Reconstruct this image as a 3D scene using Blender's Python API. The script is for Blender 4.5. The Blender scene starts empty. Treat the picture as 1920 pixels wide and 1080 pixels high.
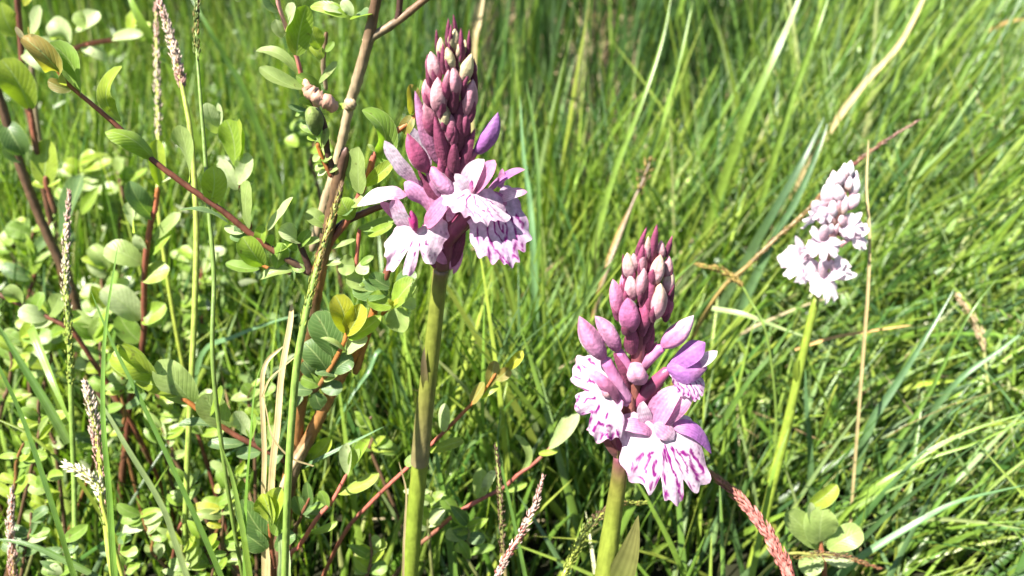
import bpy, math, random
import numpy as np
from mathutils import Vector, noise as mnoise

random.seed(7)
RNG = np.random.default_rng(7)
SC = bpy.context.scene
COL = SC.collection

# ------------------------------------------------------------------ camera
CAM_H, PITCH, FPX = 0.35, math.radians(32), 1507.0
cam = bpy.data.cameras.new('camera')
cam_o = bpy.data.objects.new('camera', cam)
COL.objects.link(cam_o)
cam_o.location = (0, 0, CAM_H)
cam_o.rotation_euler = (math.pi / 2 - PITCH, 0, 0)
cam.sensor_width = 36.0
cam.lens = 18.0 / (960.0 / FPX)
cam.clip_start, cam.clip_end = 0.005, 200.0
cam.dof.use_dof = True
cam.dof.focus_distance = 0.262
cam.dof.aperture_fstop = 11
SC.camera = cam_o

# ------------------------------------------------------------------ sky, sun, exposure
SUN = Vector((-0.48, -0.30, 0.84)).normalized()          # towards the sun
world = bpy.data.worlds.new('World')
SC.world = world
world.use_nodes = True
wn = world.node_tree
sky = wn.nodes.new('ShaderNodeTexSky')
sky.sky_type = 'NISHITA'
sky.sun_disc = False
sky.sun_elevation = math.asin(SUN.z)
sky.sun_rotation = math.atan2(SUN.x, SUN.y)
bg = wn.nodes['Background']
wn.links.new(sky.outputs[0], bg.inputs[0])
bg.inputs[1].default_value = 0.05
sl = bpy.data.lights.new('sun', 'SUN')
sl.energy = 5.0
sl.angle = math.radians(0.5)
sl.color = (1.0, 0.965, 0.88)
so = bpy.data.objects.new('sun', sl)
COL.objects.link(so)
so.rotation_euler = SUN.to_track_quat('Z', 'Y').to_euler()
so.location = (0, 0, 3)
SC.view_settings.view_transform = 'Standard'
SC.view_settings.look = 'None'
SC.view_settings.exposure = 2.15
SC.view_settings.gamma = 1.0
SC.cycles.use_denoising = True
SC.cycles.max_bounces = 6
SC.cycles.transmission_bounces = 4
SC.cycles.diffuse_bounces = 4
SC.cycles.caustics_reflective = False
SC.cycles.caustics_refractive = False

# ------------------------------------------------------------------ geometry helpers
CAMP = np.array((0, 0, CAM_H))
AR = np.array((1.0, 0, 0))
AU = np.array((0, math.sin(PITCH), math.cos(PITCH)))
AF = np.array((0, math.cos(PITCH), -math.sin(PITCH)))
AV = -AF
UPW = np.array((0, 0, 1.0))

def ground_z(x, y):
    return 0.006 * math.sin(7 * x + 1.3) * math.cos(6 * y + 0.4) + 0.004 * math.sin(19 * x + 5 * y)

def gz_np(x, y):
    return 0.006 * np.sin(7 * x + 1.3) * np.cos(6 * y + 0.4) + 0.004 * np.sin(19 * x + 5 * y)

def P(px, py, d):
    """a point of the place seen towards (px, py) of the 1920 wide photograph, d metres along the lens axis"""
    p = CAMP + AR * ((px - 960) / FPX * d) + AU * ((540 - py) / FPX * d) + AF * d
    k = 0
    while p[2] < ground_z(p[0], p[1]) + 0.001 and k < 60:
        d *= 0.98
        p = CAMP + AR * ((px - 960) / FPX * d) + AU * ((540 - py) / FPX * d) + AF * d
        k += 1
    return p

def cam_dir(v):
    """(right, up, towards viewer) -> world"""
    return AR * v[0] + AU * v[1] + AV * v[2]

def unit(v):
    v = np.asarray(v, float)
    return v / (np.linalg.norm(v) + 1e-12)

def srgb(r, g, b):
    return np.array([((c / 255) / 12.92 if c / 255 <= 0.04045 else ((c / 255 + 0.055) / 1.055) ** 2.4) for c in (r, g, b)])

class MB:
    def __init__(self):
        self.v, self.f, self.c, self.a, self.n = [], [], [], [], 0
    def add(self, v, f, c, a):
        self.v.append(np.asarray(v, float)); self.f.append(np.asarray(f, int) + self.n)
        c = np.asarray(c, float)
        if c.ndim == 1: c = np.tile(c, (len(v), 1))
        self.c.append(c); self.a.append(np.asarray(a, float)); self.n += len(v)
    def build(self, name, mat, parent=None, origin=None, kind=None):
        V = np.concatenate(self.v); C_ = np.concatenate(self.c); A = np.concatenate(self.a)
        quads = [f for f in self.f if f.shape[1] == 4]; tris = [f for f in self.f if f.shape[1] == 3]
        if parent is not None: origin = np.array(parent.get('base', (0, 0, 0)))
        if origin is None: origin = V.mean(0) * np.array((1, 1, 0)) + np.array((0, 0, V[:, 2].min()))
        V = V - np.asarray(origin)
        nq = sum(len(f) for f in quads); nt = sum(len(f) for f in tris)
        loops = np.concatenate([f.ravel() for f in quads] + [f.ravel() for f in tris])
        me = bpy.data.meshes.new(name)
        me.vertices.add(len(V)); me.vertices.foreach_set('co', V.astype(np.float32).ravel())
        me.loops.add(len(loops)); me.loops.foreach_set('vertex_index', loops.astype(np.int32))
        me.polygons.add(nq + nt)
        st = np.concatenate([np.arange(nq) * 4, nq * 4 + np.arange(nt) * 3]).astype(np.int32)
        me.polygons.foreach_set('loop_start', st)
        me.polygons.foreach_set('use_smooth', np.ones(nq + nt, bool))
        me.update(calc_edges=True)
        ca = me.color_attributes.new('Col', 'FLOAT_COLOR', 'POINT')
        ca.data.foreach_set('color', np.concatenate([C_, np.ones((len(C_), 1))], 1).astype(np.float32).ravel())
        at = me.attributes.new('uvp', 'FLOAT_VECTOR', 'POINT')
        at.data.foreach_set('vector', A.astype(np.float32).ravel())
        me.materials.append(mat)
        o = bpy.data.objects.new(name, me); COL.objects.link(o)
        if parent is not None:
            o.parent = parent
        else:
            o.location = origin
        if kind: o['kind'] = kind
        return o

def grid_faces(nu, nv, closed=False):
    i = np.arange(nu - 1)[:, None]; w = nv if closed else nv - 1
    j = np.arange(w)[None, :]; j2 = (j + 1) % nv
    return np.stack([i * nv + j, i * nv + j2, (i + 1) * nv + j2, (i + 1) * nv + j], -1).reshape(-1, 4)

def spline(pts, n):
    pts = np.asarray(pts, float)
    if len(pts) == 2:
        t = np.linspace(0, 1, n)[:, None]; return pts[0] * (1 - t) + pts[1] * t
    p = np.vstack([2 * pts[0] - pts[1], pts, 2 * pts[-1] - pts[-2]])
    out = []; m = len(pts) - 1
    for s in np.linspace(0, m, n):
        k = min(int(s), m - 1); t = s - k
        a, b, c, d = p[k], p[k + 1], p[k + 2], p[k + 3]
        out.append(0.5 * (2 * b + (c - a) * t + (2 * a - 5 * b + 4 * c - d) * t * t + (3 * b - a - 3 * c + d) * t ** 3))
    return np.array(out)

def frames(P_):
    T = np.gradient(P_, axis=0); T /= np.linalg.norm(T, axis=1)[:, None] + 1e-12
    n = unit(np.cross(T[0], (0.3, 0.9, 0.31))); N = [n]
    for k in range(1, len(P_)):
        n = unit(n - T[k] * np.dot(n, T[k])); N.append(n)
    N = np.array(N); return T, N, np.cross(T, N)

def tube(mb, pts, radii, cols, sides=8, n=None, lump=0.0, cap=True):
    n = n or max(6, 5 * len(pts)); C_ = spline(pts, n)
    tt = np.linspace(0, 1, n)
    r = np.interp(tt, np.linspace(0, 1, len(radii)), radii)
    cols = np.atleast_2d(np.asarray(cols, float))
    cc = np.stack([np.interp(tt, np.linspace(0, 1, len(cols)), cols[:, k]) for k in range(3)], 1)
    T, N, B = frames(C_)
    if cap: r = r.copy(); r[-1] *= 0.25; r[0] *= 0.6
    an = np.linspace(0, 2 * math.pi, sides, endpoint=False)
    rr = r[:, None] * np.ones(sides)[None, :]
    if lump: rr = rr * (1 + lump * RNG.normal(size=rr.shape))
    V = C_[:, None, :] + rr[..., None] * (np.cos(an)[None, :, None] * N[:, None, :] + np.sin(an)[None, :, None] * B[:, None, :])
    A = np.zeros((n, sides, 3)); A[..., 0] = tt[:, None]; A[..., 1] = np.sin(an)[None, :]; A[..., 2] = random.random()
    mb.add(V.reshape(-1, 3), grid_faces(n, sides, True), np.repeat(cc, sides, 0), A.reshape(-1, 3))

PROF = {'leaf': (0.62, 0.42), 'ovate': (0.5, 0.5), 'sepal': (0.42, 0.62), 'bract': (0.3, 0.85), 'round': (0.5, 0.36), 'lance': (0.5, 0.9)}

def petal(mb, b, m, t, w, N, col, prof='leaf', cup=0.2, ripple=0.0, nu=11, nv=7, curl=0.0, twist=0.0):
    """a curved leaf or petal from b over m to t, w wide, its face towards N"""
    b, m, t = map(lambda q: np.asarray(q, float), (b, m, t))
    c = 2 * m - 0.5 * b - 0.5 * t
    T_ = np.linspace(0, 1, nu); S_ = np.linspace(-1, 1, nv)
    sp = (1 - T_)[:, None] ** 2 * b + (2 * T_ * (1 - T_))[:, None] * c + T_[:, None] ** 2 * t
    tg = np.gradient(sp, axis=0); tg /= np.linalg.norm(tg, axis=1)[:, None] + 1e-12
    N = unit(N)
    sd = np.cross(tg, N); sd /= np.linalg.norm(sd, axis=1)[:, None] + 1e-9
    nn = np.cross(sd, tg)
    if twist:
        a = twist * (T_ - 0.3)[:, None]; sd, nn = sd * np.cos(a) + nn * np.sin(a), nn * np.cos(a) - sd * np.sin(a)
    pa, pb = PROF[prof]
    pk = pa / (pa + pb); mx = pk ** pa * (1 - pk) ** pb
    x = np.clip(T_ * 0.985 + 0.012, 0, 0.997)
    wd = 0.5 * w * (x ** pa * (1 - x) ** pb) / mx
    L = np.linalg.norm(t - b)
    h = cup * np.abs(S_)[None, :] ** 1.6 * wd[:, None]
    if ripple:
        h = h + ripple * wd[:, None] * np.abs(S_)[None, :] ** 2 * np.sin(T_[:, None] * 13 + S_[None, :] * 1.5 + random.random() * 6)
    if curl: h = h + curl * L * (T_[:, None] ** 2.2)
    V = sp[:, None, :] + (wd[:, None] * S_[None, :])[..., None] * sd[:, None, :] + h[..., None] * nn[:, None, :]
    A = np.zeros((nu, nv, 3)); A[..., 0] = T_[:, None]; A[..., 1] = S_[None, :]; A[..., 2] = random.random()
    TT, SS = np.meshgrid(T_, S_, indexing='ij')
    C_ = col(TT, SS) if callable(col) else np.tile(np.asarray(col), (nu, nv, 1))
    mb.add(V.reshape(-1, 3), grid_faces(nu, nv), C_.reshape(-1, 3), A.reshape(-1, 3))

def grad(*cs):
    cs = np.array(cs)
    def f(T, S):
        x = np.linspace(0, 1, len(cs)); return np.stack([np.interp(T, x, cs[:, k]) for k in range(3)], -1)
    return f

def bud(mb, b, t, r, cols, sides=14, n=14, seam=0.13, pk=0.42, bend=None, tip_round=0.75):
    """a plump flower bud from its base b to its tip t"""
    b, t = np.asarray(b, float), np.asarray(t, float)
    T_ = 0.5 - 0.5 * np.cos(np.linspace(0.02, math.pi, n)) if tip_round < .7 else np.linspace(0, 1, n)
    C_ = b + (t - b) * T_[:, None]
    if bend is not None: C_ = C_ + np.asarray(bend) * (4 * T_ * (1 - T_))[:, None]
    x = np.clip(T_, 0.004, 1.0)
    e = 2.6 if tip_round < .7 else 1.75
    pr = x ** 0.55 * np.clip(1 - x ** e, 0, 1) ** (0.62 if tip_round < .7 else 0.95)
    pr = 0.93 * r * pr / pr.max()
    pr[0] = r * 0.12; pr[-1] = 0.0
    if bend is None:
        L = np.linalg.norm(t - b); q = RNG.normal(size=3); C_ = C_ + (q / np.linalg.norm(q) * L * random.uniform(.02, .09)) * (4 * T_ * (1 - T_))[:, None]
    TT, N, B = frames(C_)
    an = np.linspace(0, 2 * math.pi, sides, endpoint=False); ph = random.random() * 6
    s3 = np.cos(3 * an + ph)
    rr = pr[:, None] * (1 + seam * np.minimum(s3, 0.3)[None, :] + .05 * np.sin(2 * an + 2.5 * ph)[None, :] + .035 * np.sin(T_[:, None] * 9 + 4 * an[None, :] + ph))
    V = C_[:, None, :] + rr[..., None] * (np.cos(an)[None, :, None] * N[:, None, :] + np.sin(an)[None, :, None] * B[:, None, :])
    cols = np.asarray(cols)
    cc = np.stack([np.interp(T_, np.linspace(0, 1, len(cols)), cols[:, k]) for k in range(3)], 1)
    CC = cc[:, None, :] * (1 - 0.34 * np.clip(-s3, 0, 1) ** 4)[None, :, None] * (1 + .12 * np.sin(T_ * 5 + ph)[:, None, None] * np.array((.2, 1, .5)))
    A = np.zeros((n, sides, 3)); A[..., 0] = T_[:, None]; A[..., 1] = s3[None, :]; A[..., 2] = random.random()
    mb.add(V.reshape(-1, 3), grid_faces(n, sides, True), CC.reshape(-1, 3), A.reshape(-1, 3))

# ------------------------------------------------------------------ materials
def mat(name, rough=0.45, spec=0.4, trans=0.35, tgain=(1.2, 1.25, 0.6), kind='blade', sheen=0.0):
    m = bpy.data.materials.new(name); m.use_nodes = True
    nt = m.node_tree; N = nt.nodes; L = nt.links
    N.clear()
    out = N.new('ShaderNodeOutputMaterial'); pr = N.new('ShaderNodeBsdfPrincipled')
    ca = N.new('ShaderNodeVertexColor'); ca.layer_name = 'Col'
    at = N.new('ShaderNodeAttribute'); at.attribute_name = 'uvp'
    sp = N.new('ShaderNodeSeparateXYZ'); L.new(at.outputs['Vector'], sp.inputs[0])
    def math_(op, a, b=None, c=None):
        n = N.new('ShaderNodeMath'); n.operation = op
        for k, v in enumerate((a, b, c)):
            if v is None: continue
            if isinstance(v, (int, float)): n.inputs[k].default_value = v
            else: L.new(v, n.inputs[k])
        return n.outputs[0]
    def mixc(f, a, b, mode='MIX'):
        n = N.new('ShaderNodeMix'); n.data_type = 'RGBA'; n.blend_type = mode
        if isinstance(f, (int, float)): n.inputs[0].default_value = f
        else: L.new(f, n.inputs[0])
        for k, v in ((6, a), (7, b)):
            if isinstance(v, tuple): n.inputs[k].default_value = (*v, 1)
            else: L.new(v, n.inputs[k])
        return n.outputs[2]
    tc = N.new('ShaderNodeTexCoord')
    nz = N.new('ShaderNodeTexNoise'); nz.inputs['Scale'].default_value = {'petal': 900, 'leaf': 420, 'blade': 160, 'stem': 260, 'soil': 90}[kind]
    nz.inputs['Detail'].default_value = 4
    L.new(tc.outputs['Object'], nz.inputs['Vector'])
    nf = math_('MULTIPLY_ADD', nz.outputs[0], 0.9, 0.55)
    col = mixc(1.0, ca.outputs[0], nf, 'MULTIPLY')
    bump_h = nz.outputs[0]; bd = 0.0003; bs = 0.25
    if kind == 'leaf':
        ab = math_('ABSOLUTE', sp.outputs[1])
        mid = math_('SUBTRACT', 1.0, math_('SMOOTH_MIN', math_('MULTIPLY', ab, 11.0), 1.0, 0.2))
        mid = math_('MAXIMUM', mid, 0.0)
        ph = math_('SUBTRACT', math_('MULTIPLY', sp.outputs[0], 52.0), math_('MULTIPLY', ab, 20.0))
        vein = math_('POWER', math_('MULTIPLY_ADD', math_('SINE', ph), 0.5, 0.5), 6.0)
        rim = math_('GREATER_THAN', ab, 0.955)
        vv = math_('MAXIMUM', math_('MULTIPLY', mid, 0.75), math_('MULTIPLY', vein, 0.16))
        vv = math_('MAXIMUM', vv, math_('MULTIPLY', rim, 0.55))
        col = mixc(vv, col, (0.34, 0.40, 0.17))
        sn = N.new('ShaderNodeTexNoise'); sn.inputs['Scale'].default_value = 330; sn.inputs['Detail'].default_value = 2; L.new(tc.outputs['Object'], sn.inputs['Vector'])
        spot = math_('MULTIPLY', math_('SMOOTHSTEP' if False else 'GREATER_THAN', sn.outputs[0], 0.70), 0.6)
        col = mixc(spot, col, (0.10, 0.07, 0.025))
        ln = N.new('ShaderNodeTexNoise'); ln.inputs['Scale'].default_value = 120; ln.inputs['Detail'].default_value = 3; L.new(tc.outputs['Object'], ln.inputs['Vector'])
        col = mixc(math_('MULTIPLY', ln.outputs[0], 0.45), col, (0.16, 0.26, 0.045))
        geo = N.new('ShaderNodeNewGeometry')
        col2 = mixc(0.35, col, (0.34, 0.40, 0.20))          # the silky paler underside
        col = mixc(geo.outputs['Backfacing'], col, col2)
        bump_h = math_('ADD', math_('MULTIPLY', nz.outputs[0], 0.6), math_('MULTIPLY', math_('ADD', mid, math_('MULTIPLY', vein, 0.6)), -0.8))
        bd = 0.00025; bs = 0.5
    elif kind == 'blade':
        st = math_('MULTIPLY_ADD', math_('SINE', math_('MULTIPLY', sp.outputs[1], 15.0)), 0.10, 0.95)
        col = mixc(1.0, col, st, 'MULTIPLY')
        bump_h = math_('SINE', math_('MULTIPLY', sp.outputs[1], 15.0)); bd = 0.00012; bs = 0.3
    elif kind == 'stem':
        w = N.new('ShaderNodeTexNoise'); w.inputs['Scale'].default_value = 60; w.inputs['Detail'].default_value = 5
        mp = N.new('ShaderNodeMapping'); mp.inputs['Scale'].default_value = (9, 9, 1.2)
        L.new(tc.outputs['Object'], mp.inputs[0]); L.new(mp.outputs[0], w.inputs['Vector'])
        col = mixc(1.0, col, math_('MULTIPLY_ADD', w.outputs[0], 1.5 if name == 'twig_bark' else 0.8, 0.25 if name == 'twig_bark' else 0.6), 'MULTIPLY')
        bump_h = math_('ADD', w.outputs[0], nz.outputs[0]); bd = 0.0006; bs = 0.45
    elif kind == 'petal':
        st = math_('MULTIPLY_ADD', math_('SINE', math_('MULTIPLY', sp.outputs[1], 21.0)), 0.09, 0.95)
        col = mixc(1.0, col, st, 'MULTIPLY')
        mo = N.new('ShaderNodeTexNoise'); mo.inputs['Scale'].default_value = 230; mo.inputs['Detail'].default_value = 5; L.new(tc.outputs['Object'], mo.inputs['Vector'])
        col = mixc(1.0, col, math_('MULTIPLY_ADD', mo.outputs[0], 0.9, 0.55), 'MULTIPLY')
        bump_h = math_('ADD', nz.outputs[0], math_('MULTIPLY', mo.outputs[0], 2.0)); bd = 0.0006; bs = 0.4
    L.new(col, pr.inputs['Base Color'])
    pr.inputs['Roughness'].default_value = rough
    pr.inputs['Specular IOR Level'].default_value = spec
    if sheen:
        pr.inputs['Sheen Weight'].default_value = sheen
        pr.inputs['Sheen Roughness'].default_value = 0.4
    bp = N.new('ShaderNodeBump'); bp.inputs['Distance'].default_value = bd; bp.inputs['Strength'].default_value = bs
    L.new(bump_h, bp.inputs['Height']); L.new(bp.outputs[0], pr.inputs['Normal'])
    if trans:
        tr = N.new('ShaderNodeBsdfTranslucent')
        L.new(mixc(1.0, col, tgain, 'MULTIPLY'), tr.inputs[0])
        mx = N.new('ShaderNodeMixShader'); mx.inputs[0].default_value = trans
        L.new(pr.outputs[0], mx.inputs[1]); L.new(tr.outputs[0], mx.inputs[2]); L.new(mx.outputs[0], out.inputs[0])
    else:
        L.new(pr.outputs[0], out.inputs[0])
    return m

M_GRASS = mat('grass_skin', 0.34, 0.55, 0.32, (1.35, 1.55, 0.45), 'blade')
M_LEAF = mat('willow_leaf', 0.42, 0.5, 0.42, (1.5, 1.7, 0.45), 'leaf', 0.05)
M_PETAL = mat('petal', 0.55, 0.2, 0.45, (1.05, 0.95, 1.05), 'petal', 0.1)
M_BUD = mat('bud_skin', 0.55, 0.3, 0.2, (1.1, 0.95, 1.0), 'petal', 0.15)
M_STEM = mat('fleshy_stem', 0.38, 0.45, 0.0, (1, 1, 1), 'stem')
M_BARK = mat('twig_bark', 0.5, 0.35, 0.0, (1, 1, 1), 'stem')
M_SEED = mat('grass_spikelet', 0.5, 0.35, 0.3, (1.1, 1.05, 0.9), 'blade')
M_STRAW = mat('dry_straw', 0.5, 0.35, 0.25, (1.05, 1.0, 0.8), 'blade')
M_SOIL = mat('meadow_soil', 0.9, 0.1, 0.0, (1, 1, 1), 'soil')

# ------------------------------------------------------------------ ground
def build_ground():
    xs = np.unique(np.concatenate([np.linspace(-40, -3, 12), np.linspace(-3, 3, 121), np.linspace(3, 40, 12)]))
    ys = np.unique(np.concatenate([np.linspace(-40, -2, 12), np.linspace(-2, 4, 121), np.linspace(4, 60, 14)]))
    X, Y = np.meshgrid(xs, ys, indexing='ij')
    Z = gz_np(X, Y)
    V = np.stack([X, Y, Z], -1).reshape(-1, 3)
    far = np.clip((np.hypot(X, Y) - 1.8) / 2.0, 0, 1).reshape(-1, 1)
    soil = np.array((0.016, 0.017, 0.008)); green = np.array((0.05, 0.085, 0.018))
    mb = MB(); mb.add(V, grid_faces(len(xs), len(ys)), soil * (1 - far) + green * far, np.zeros_like(V))
    o = mb.build('ground', M_SOIL, None, (0, 0, 0), 'structure')
build_ground()

# ------------------------------------------------------------------ things
def thing(name, label, cat, base, group=None):
    o = bpy.data.objects.new(name, None); COL.objects.link(o)
    base = np.asarray(base, float)
    o.location = base; o['base'] = tuple(float(x) for x in base)
    o.empty_display_size = 0.01
    o['label'] = label; o['category'] = cat
    if group: o['group'] = group
    return o

def group_part(name, parent):
    o = bpy.data.objects.new(name, None); COL.objects.link(o); o.parent = parent
    o['base'] = tuple(parent['base']); o.empty_display_size = 0.005
    return o

def part(name, parent, material, fn, kind=None):
    mb = MB(); fn(mb); return mb.build(name, material, parent, kind=kind)

def to_ground(pts):
    """root-first world points, carried on down to the ground"""
    p0, p1 = pts[0], pts[1]
    g = ground_z(p0[0], p0[1])
    if p0[2] - g < 0.004: return list(pts)
    d = unit(p0 - p1)
    h = p0[2] - g; s = h / max(-d[2], 1e-3)
    if math.hypot(d[0] * s, d[1] * s) < 0.045:
        q = p0 + d * s
    else:
        e = unit(np.array((d[0], d[1], 0))) * min(0.02, h * .3)
        q = p0 + e; m = p0 + e * .8 + np.array((0, 0, -h * .45))
        return [np.array((q[0], q[1], ground_z(q[0], q[1]) - 0.002)), m] + list(pts)
    q = np.array((q[0], q[1], ground_z(q[0], q[1]) - 0.002))
    return [q] + list(pts)

# ================================================================== ORCHIDS
MAG = np.array((0.19, 0.006, 0.15))
WHITE = np.array((0.57, 0.45, 0.53)); LILAC = np.array((0.47, 0.205, 0.355)); PINK = np.array((0.45, 0.17, 0.29))
VIOLET = np.array((0.30, 0.11, 0.33)); MAUVE = np.array((0.185, 0.040, 0.085)); DARK = np.array((0.092, 0.019, 0.042))
CREAM = np.array((0.50, 0.40, 0.24)); PALEP = np.array((0.47, 0.235, 0.275)); PEACH = np.array((0.48, 0.27, 0.18))

class Frame:
    """image measure around a plant: (px, py, z towards the viewer in px) -> place"""
    def __init__(s, d0, ref, slope): s.d0, s.ref, s.k = d0, ref, slope
    def d(s, py): return s.d0 + s.k * (py - s.ref)
    def __call__(s, p):
        d = s.d(p[1]); z = p[2] if len(p) > 2 else 0
        return P(p[0], p[1], d - z * d / FPX)
    def px(s, py): return s.d(py) / FPX

def q_petal(F, parent, name, b, t, w, col, bend=(0, 0, 0), n=(0, 0.15, 1), prof='sepal', cup=0.25, ripple=0.0, material=None, **k):
    m = tuple(0.5 * (np.array(b) + np.array(t)) + np.array(bend))
    mb = MB()
    petal(mb, F(b), F(m), F(t), w * F.px(b[1]), cam_dir(n), col, prof, cup, ripple, **k)
    return mb.build(name, material or M_PETAL, parent)

def q_bud(F, parent, b, t, r, cols, name='bud', bend=(0, 0, 0), **k):
    mb = MB(); s = F.px(b[1])
    bud(mb, F(b), F(t), r * s, cols, bend=cam_dir((bend[0], -bend[1], bend[2])) * s, **k)
    return mb.build(name, M_BUD, parent)

def cone_bud(F, root, b, t, r, c):
    q_bud(F, root, b, t, r * 1.02, c)
    sd = random.choice((-1, 1)) * random.uniform(.2, .8); k = random.uniform(.35, .68)
    d = np.array(t) - np.array(b); p = np.array((-d[1], d[0], 0)) / (np.linalg.norm(d[:2]) + 1e-6)
    b2 = np.array(b) - d * .12 + p * sd * r * .5 + np.array((0, 0, r * .75)); t2 = np.array(b) + d * k + p * sd * r * 1.05 + np.array((0, 0, r * random.uniform(.5, .95)))
    m = MAUVE * random.uniform(.7, 1.25)
    q_petal(F, root, 'bract', tuple(b2), tuple(t2), r * random.uniform(.75, 1.2), grad(m * .8, m, m * 1.35), (p[0] * sd * r * .3, p[1] * sd * r * .3, r * .3), n=(sd * .5 * p[0], .2, 1), prof='bract', cup=-.6, material=M_BUD)

def seg_dist(x, y, pl):
    d = np.full(x.shape, 9.0)
    for (x0, y0), (x1, y1) in zip(pl[:-1], pl[1:]):
        vx, vy = x1 - x0, y1 - y0; L = vx * vx + vy * vy + 1e-9
        t = np.clip(((x - x0) * vx + (y - y0) * vy) / L, 0, 1)
        d = np.minimum(d, np.hypot(x - x0 - t * vx, y - y0 - t * vy))
    return d

MARKS = {
 'dash': ([[(0.0, .22), (.06, .5), (.16, .78), (.24, .95)], [(-.10, .35), (-.13, .5)], [(-.15, .55), (-.14, .68)], [(-.38, .35), (-.50, .47), (-.52, .58)],
           [(-.30, .62), (-.36, .74)], [(-.55, .35), (-.68, .42)], [(-.18, .82), (-.2, .92)], [(.2, .3), (.34, .45), (.36, .58)], [(.34, .28), (.52, .33)],
           [(.55, .28), (.72, .45), (.78, .55)], [(.40, .68), (.42, .8)], [(-.62, .62), (-.6, .7)], [(.58, .62), (.66, .66)], [(-.04, .3), (-.03, .42)], [(-.46, .72), (-.52, .8)], [(-.28, .42), (-.4, .52), (-.38, .62)], [(-.3, .3), (-.42, .34)], [(.14, .25), (.2, .42), (.26, .56)], [(.48, .42), (.56, .58), (.66, .62)], [(-.7, .5), (-.78, .54)], [(.02, .45), (.08, .62)], [(.22, .9), (.1, .82)]], .040),
 'loop': ([[(-.28, .12), (-.46, .42), (-.38, .66), (-.18, .84), (-.06, .95)], [(-.12, .2), (-.24, .44), (-.10, .62), (.06, .58), (.18, .42), (.12, .2)], [(-.02, .25), (-.06, .4), (0, .48), (.06, .38)],
           [(.28, .12), (.46, .38), (.40, .62), (.18, .78)], [(.62, .28), (.78, .42), (.66, .5)], [(-.66, .25), (-.75, .38)], [(-.55, .6), (-.6, .72)], [(.1, .85), (.2, .92)], [(-.28, .9), (-.32, .82)], [(.52, .72), (.44, .84)]], .036),
 'vein': ([[(-.1, .15), (-.28, .35), (-.34, .6), (-.2, .74)], [(.0, .15), (-.04, .42), (.06, .58), (.16, .62)], [(.1, .15), (.22, .35), (.3, .5), (.24, .6)], [(.22, .12), (.5, .3), (.62, .36)], [(.3, .55), (.38, .68)],
           [(.3, .22), (.44, .46), (.54, .5)], [(-.3, .2), (-.55, .36)], [(.6, .5), (.7, .56)], [(.64, .3), (.78, .36)], [(-.05, .7), (.02, .82)]], .022),
 'few': ([[(-.1, .3), (-.12, .42)], [(.12, .3), (.15, .4)], [(.3, .35), (.4, .45)], [(-.3, .4), (-.38, .48)], [(0.05, .55), (0.06, .62)], [(-.4, .65), (-.42, .72)], [(.35, .62), (.3, .7)], [(-.15, .72), (-.18, .78)]], .026),
 'edge': ([[(-.85, .2), (-.95, .3), (-.82, .4)], [(-.8, .42), (-.7, .52), (-.82, .56)], [(-.55, .65), (-.62, .72)], [(-.6, .4), (-.5, .5), (-.56, .6)], [(-.3, .8), (-.2, .86), (-.26, .94)], [(.2, .8), (.1, .9)], [(.5, .6), (.58, .7)], [(.3, .3), (.4, .4), (.36, .5)],
           [(-.66, .18), (-.6, .3)], [(-.95, .05), (-.8, .08)], [(.75, .4), (.6, .3)], [(-.2, .35), (-.3, .5), (-.24, .62)], [(.0, .4), (.05, .6), (.0, .75)], [(.18, .5), (.26, .66)], [(-.42, .2), (-.5, .28)], [(-.35, .66), (-.42, .76)], [(.7, .1), (.85, .2)], [(.66, .5), (.76, .56)], [(-.05, .9), (.04, .97)], [(-.74, .3), (-.68, .36)]], .042),
}

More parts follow.
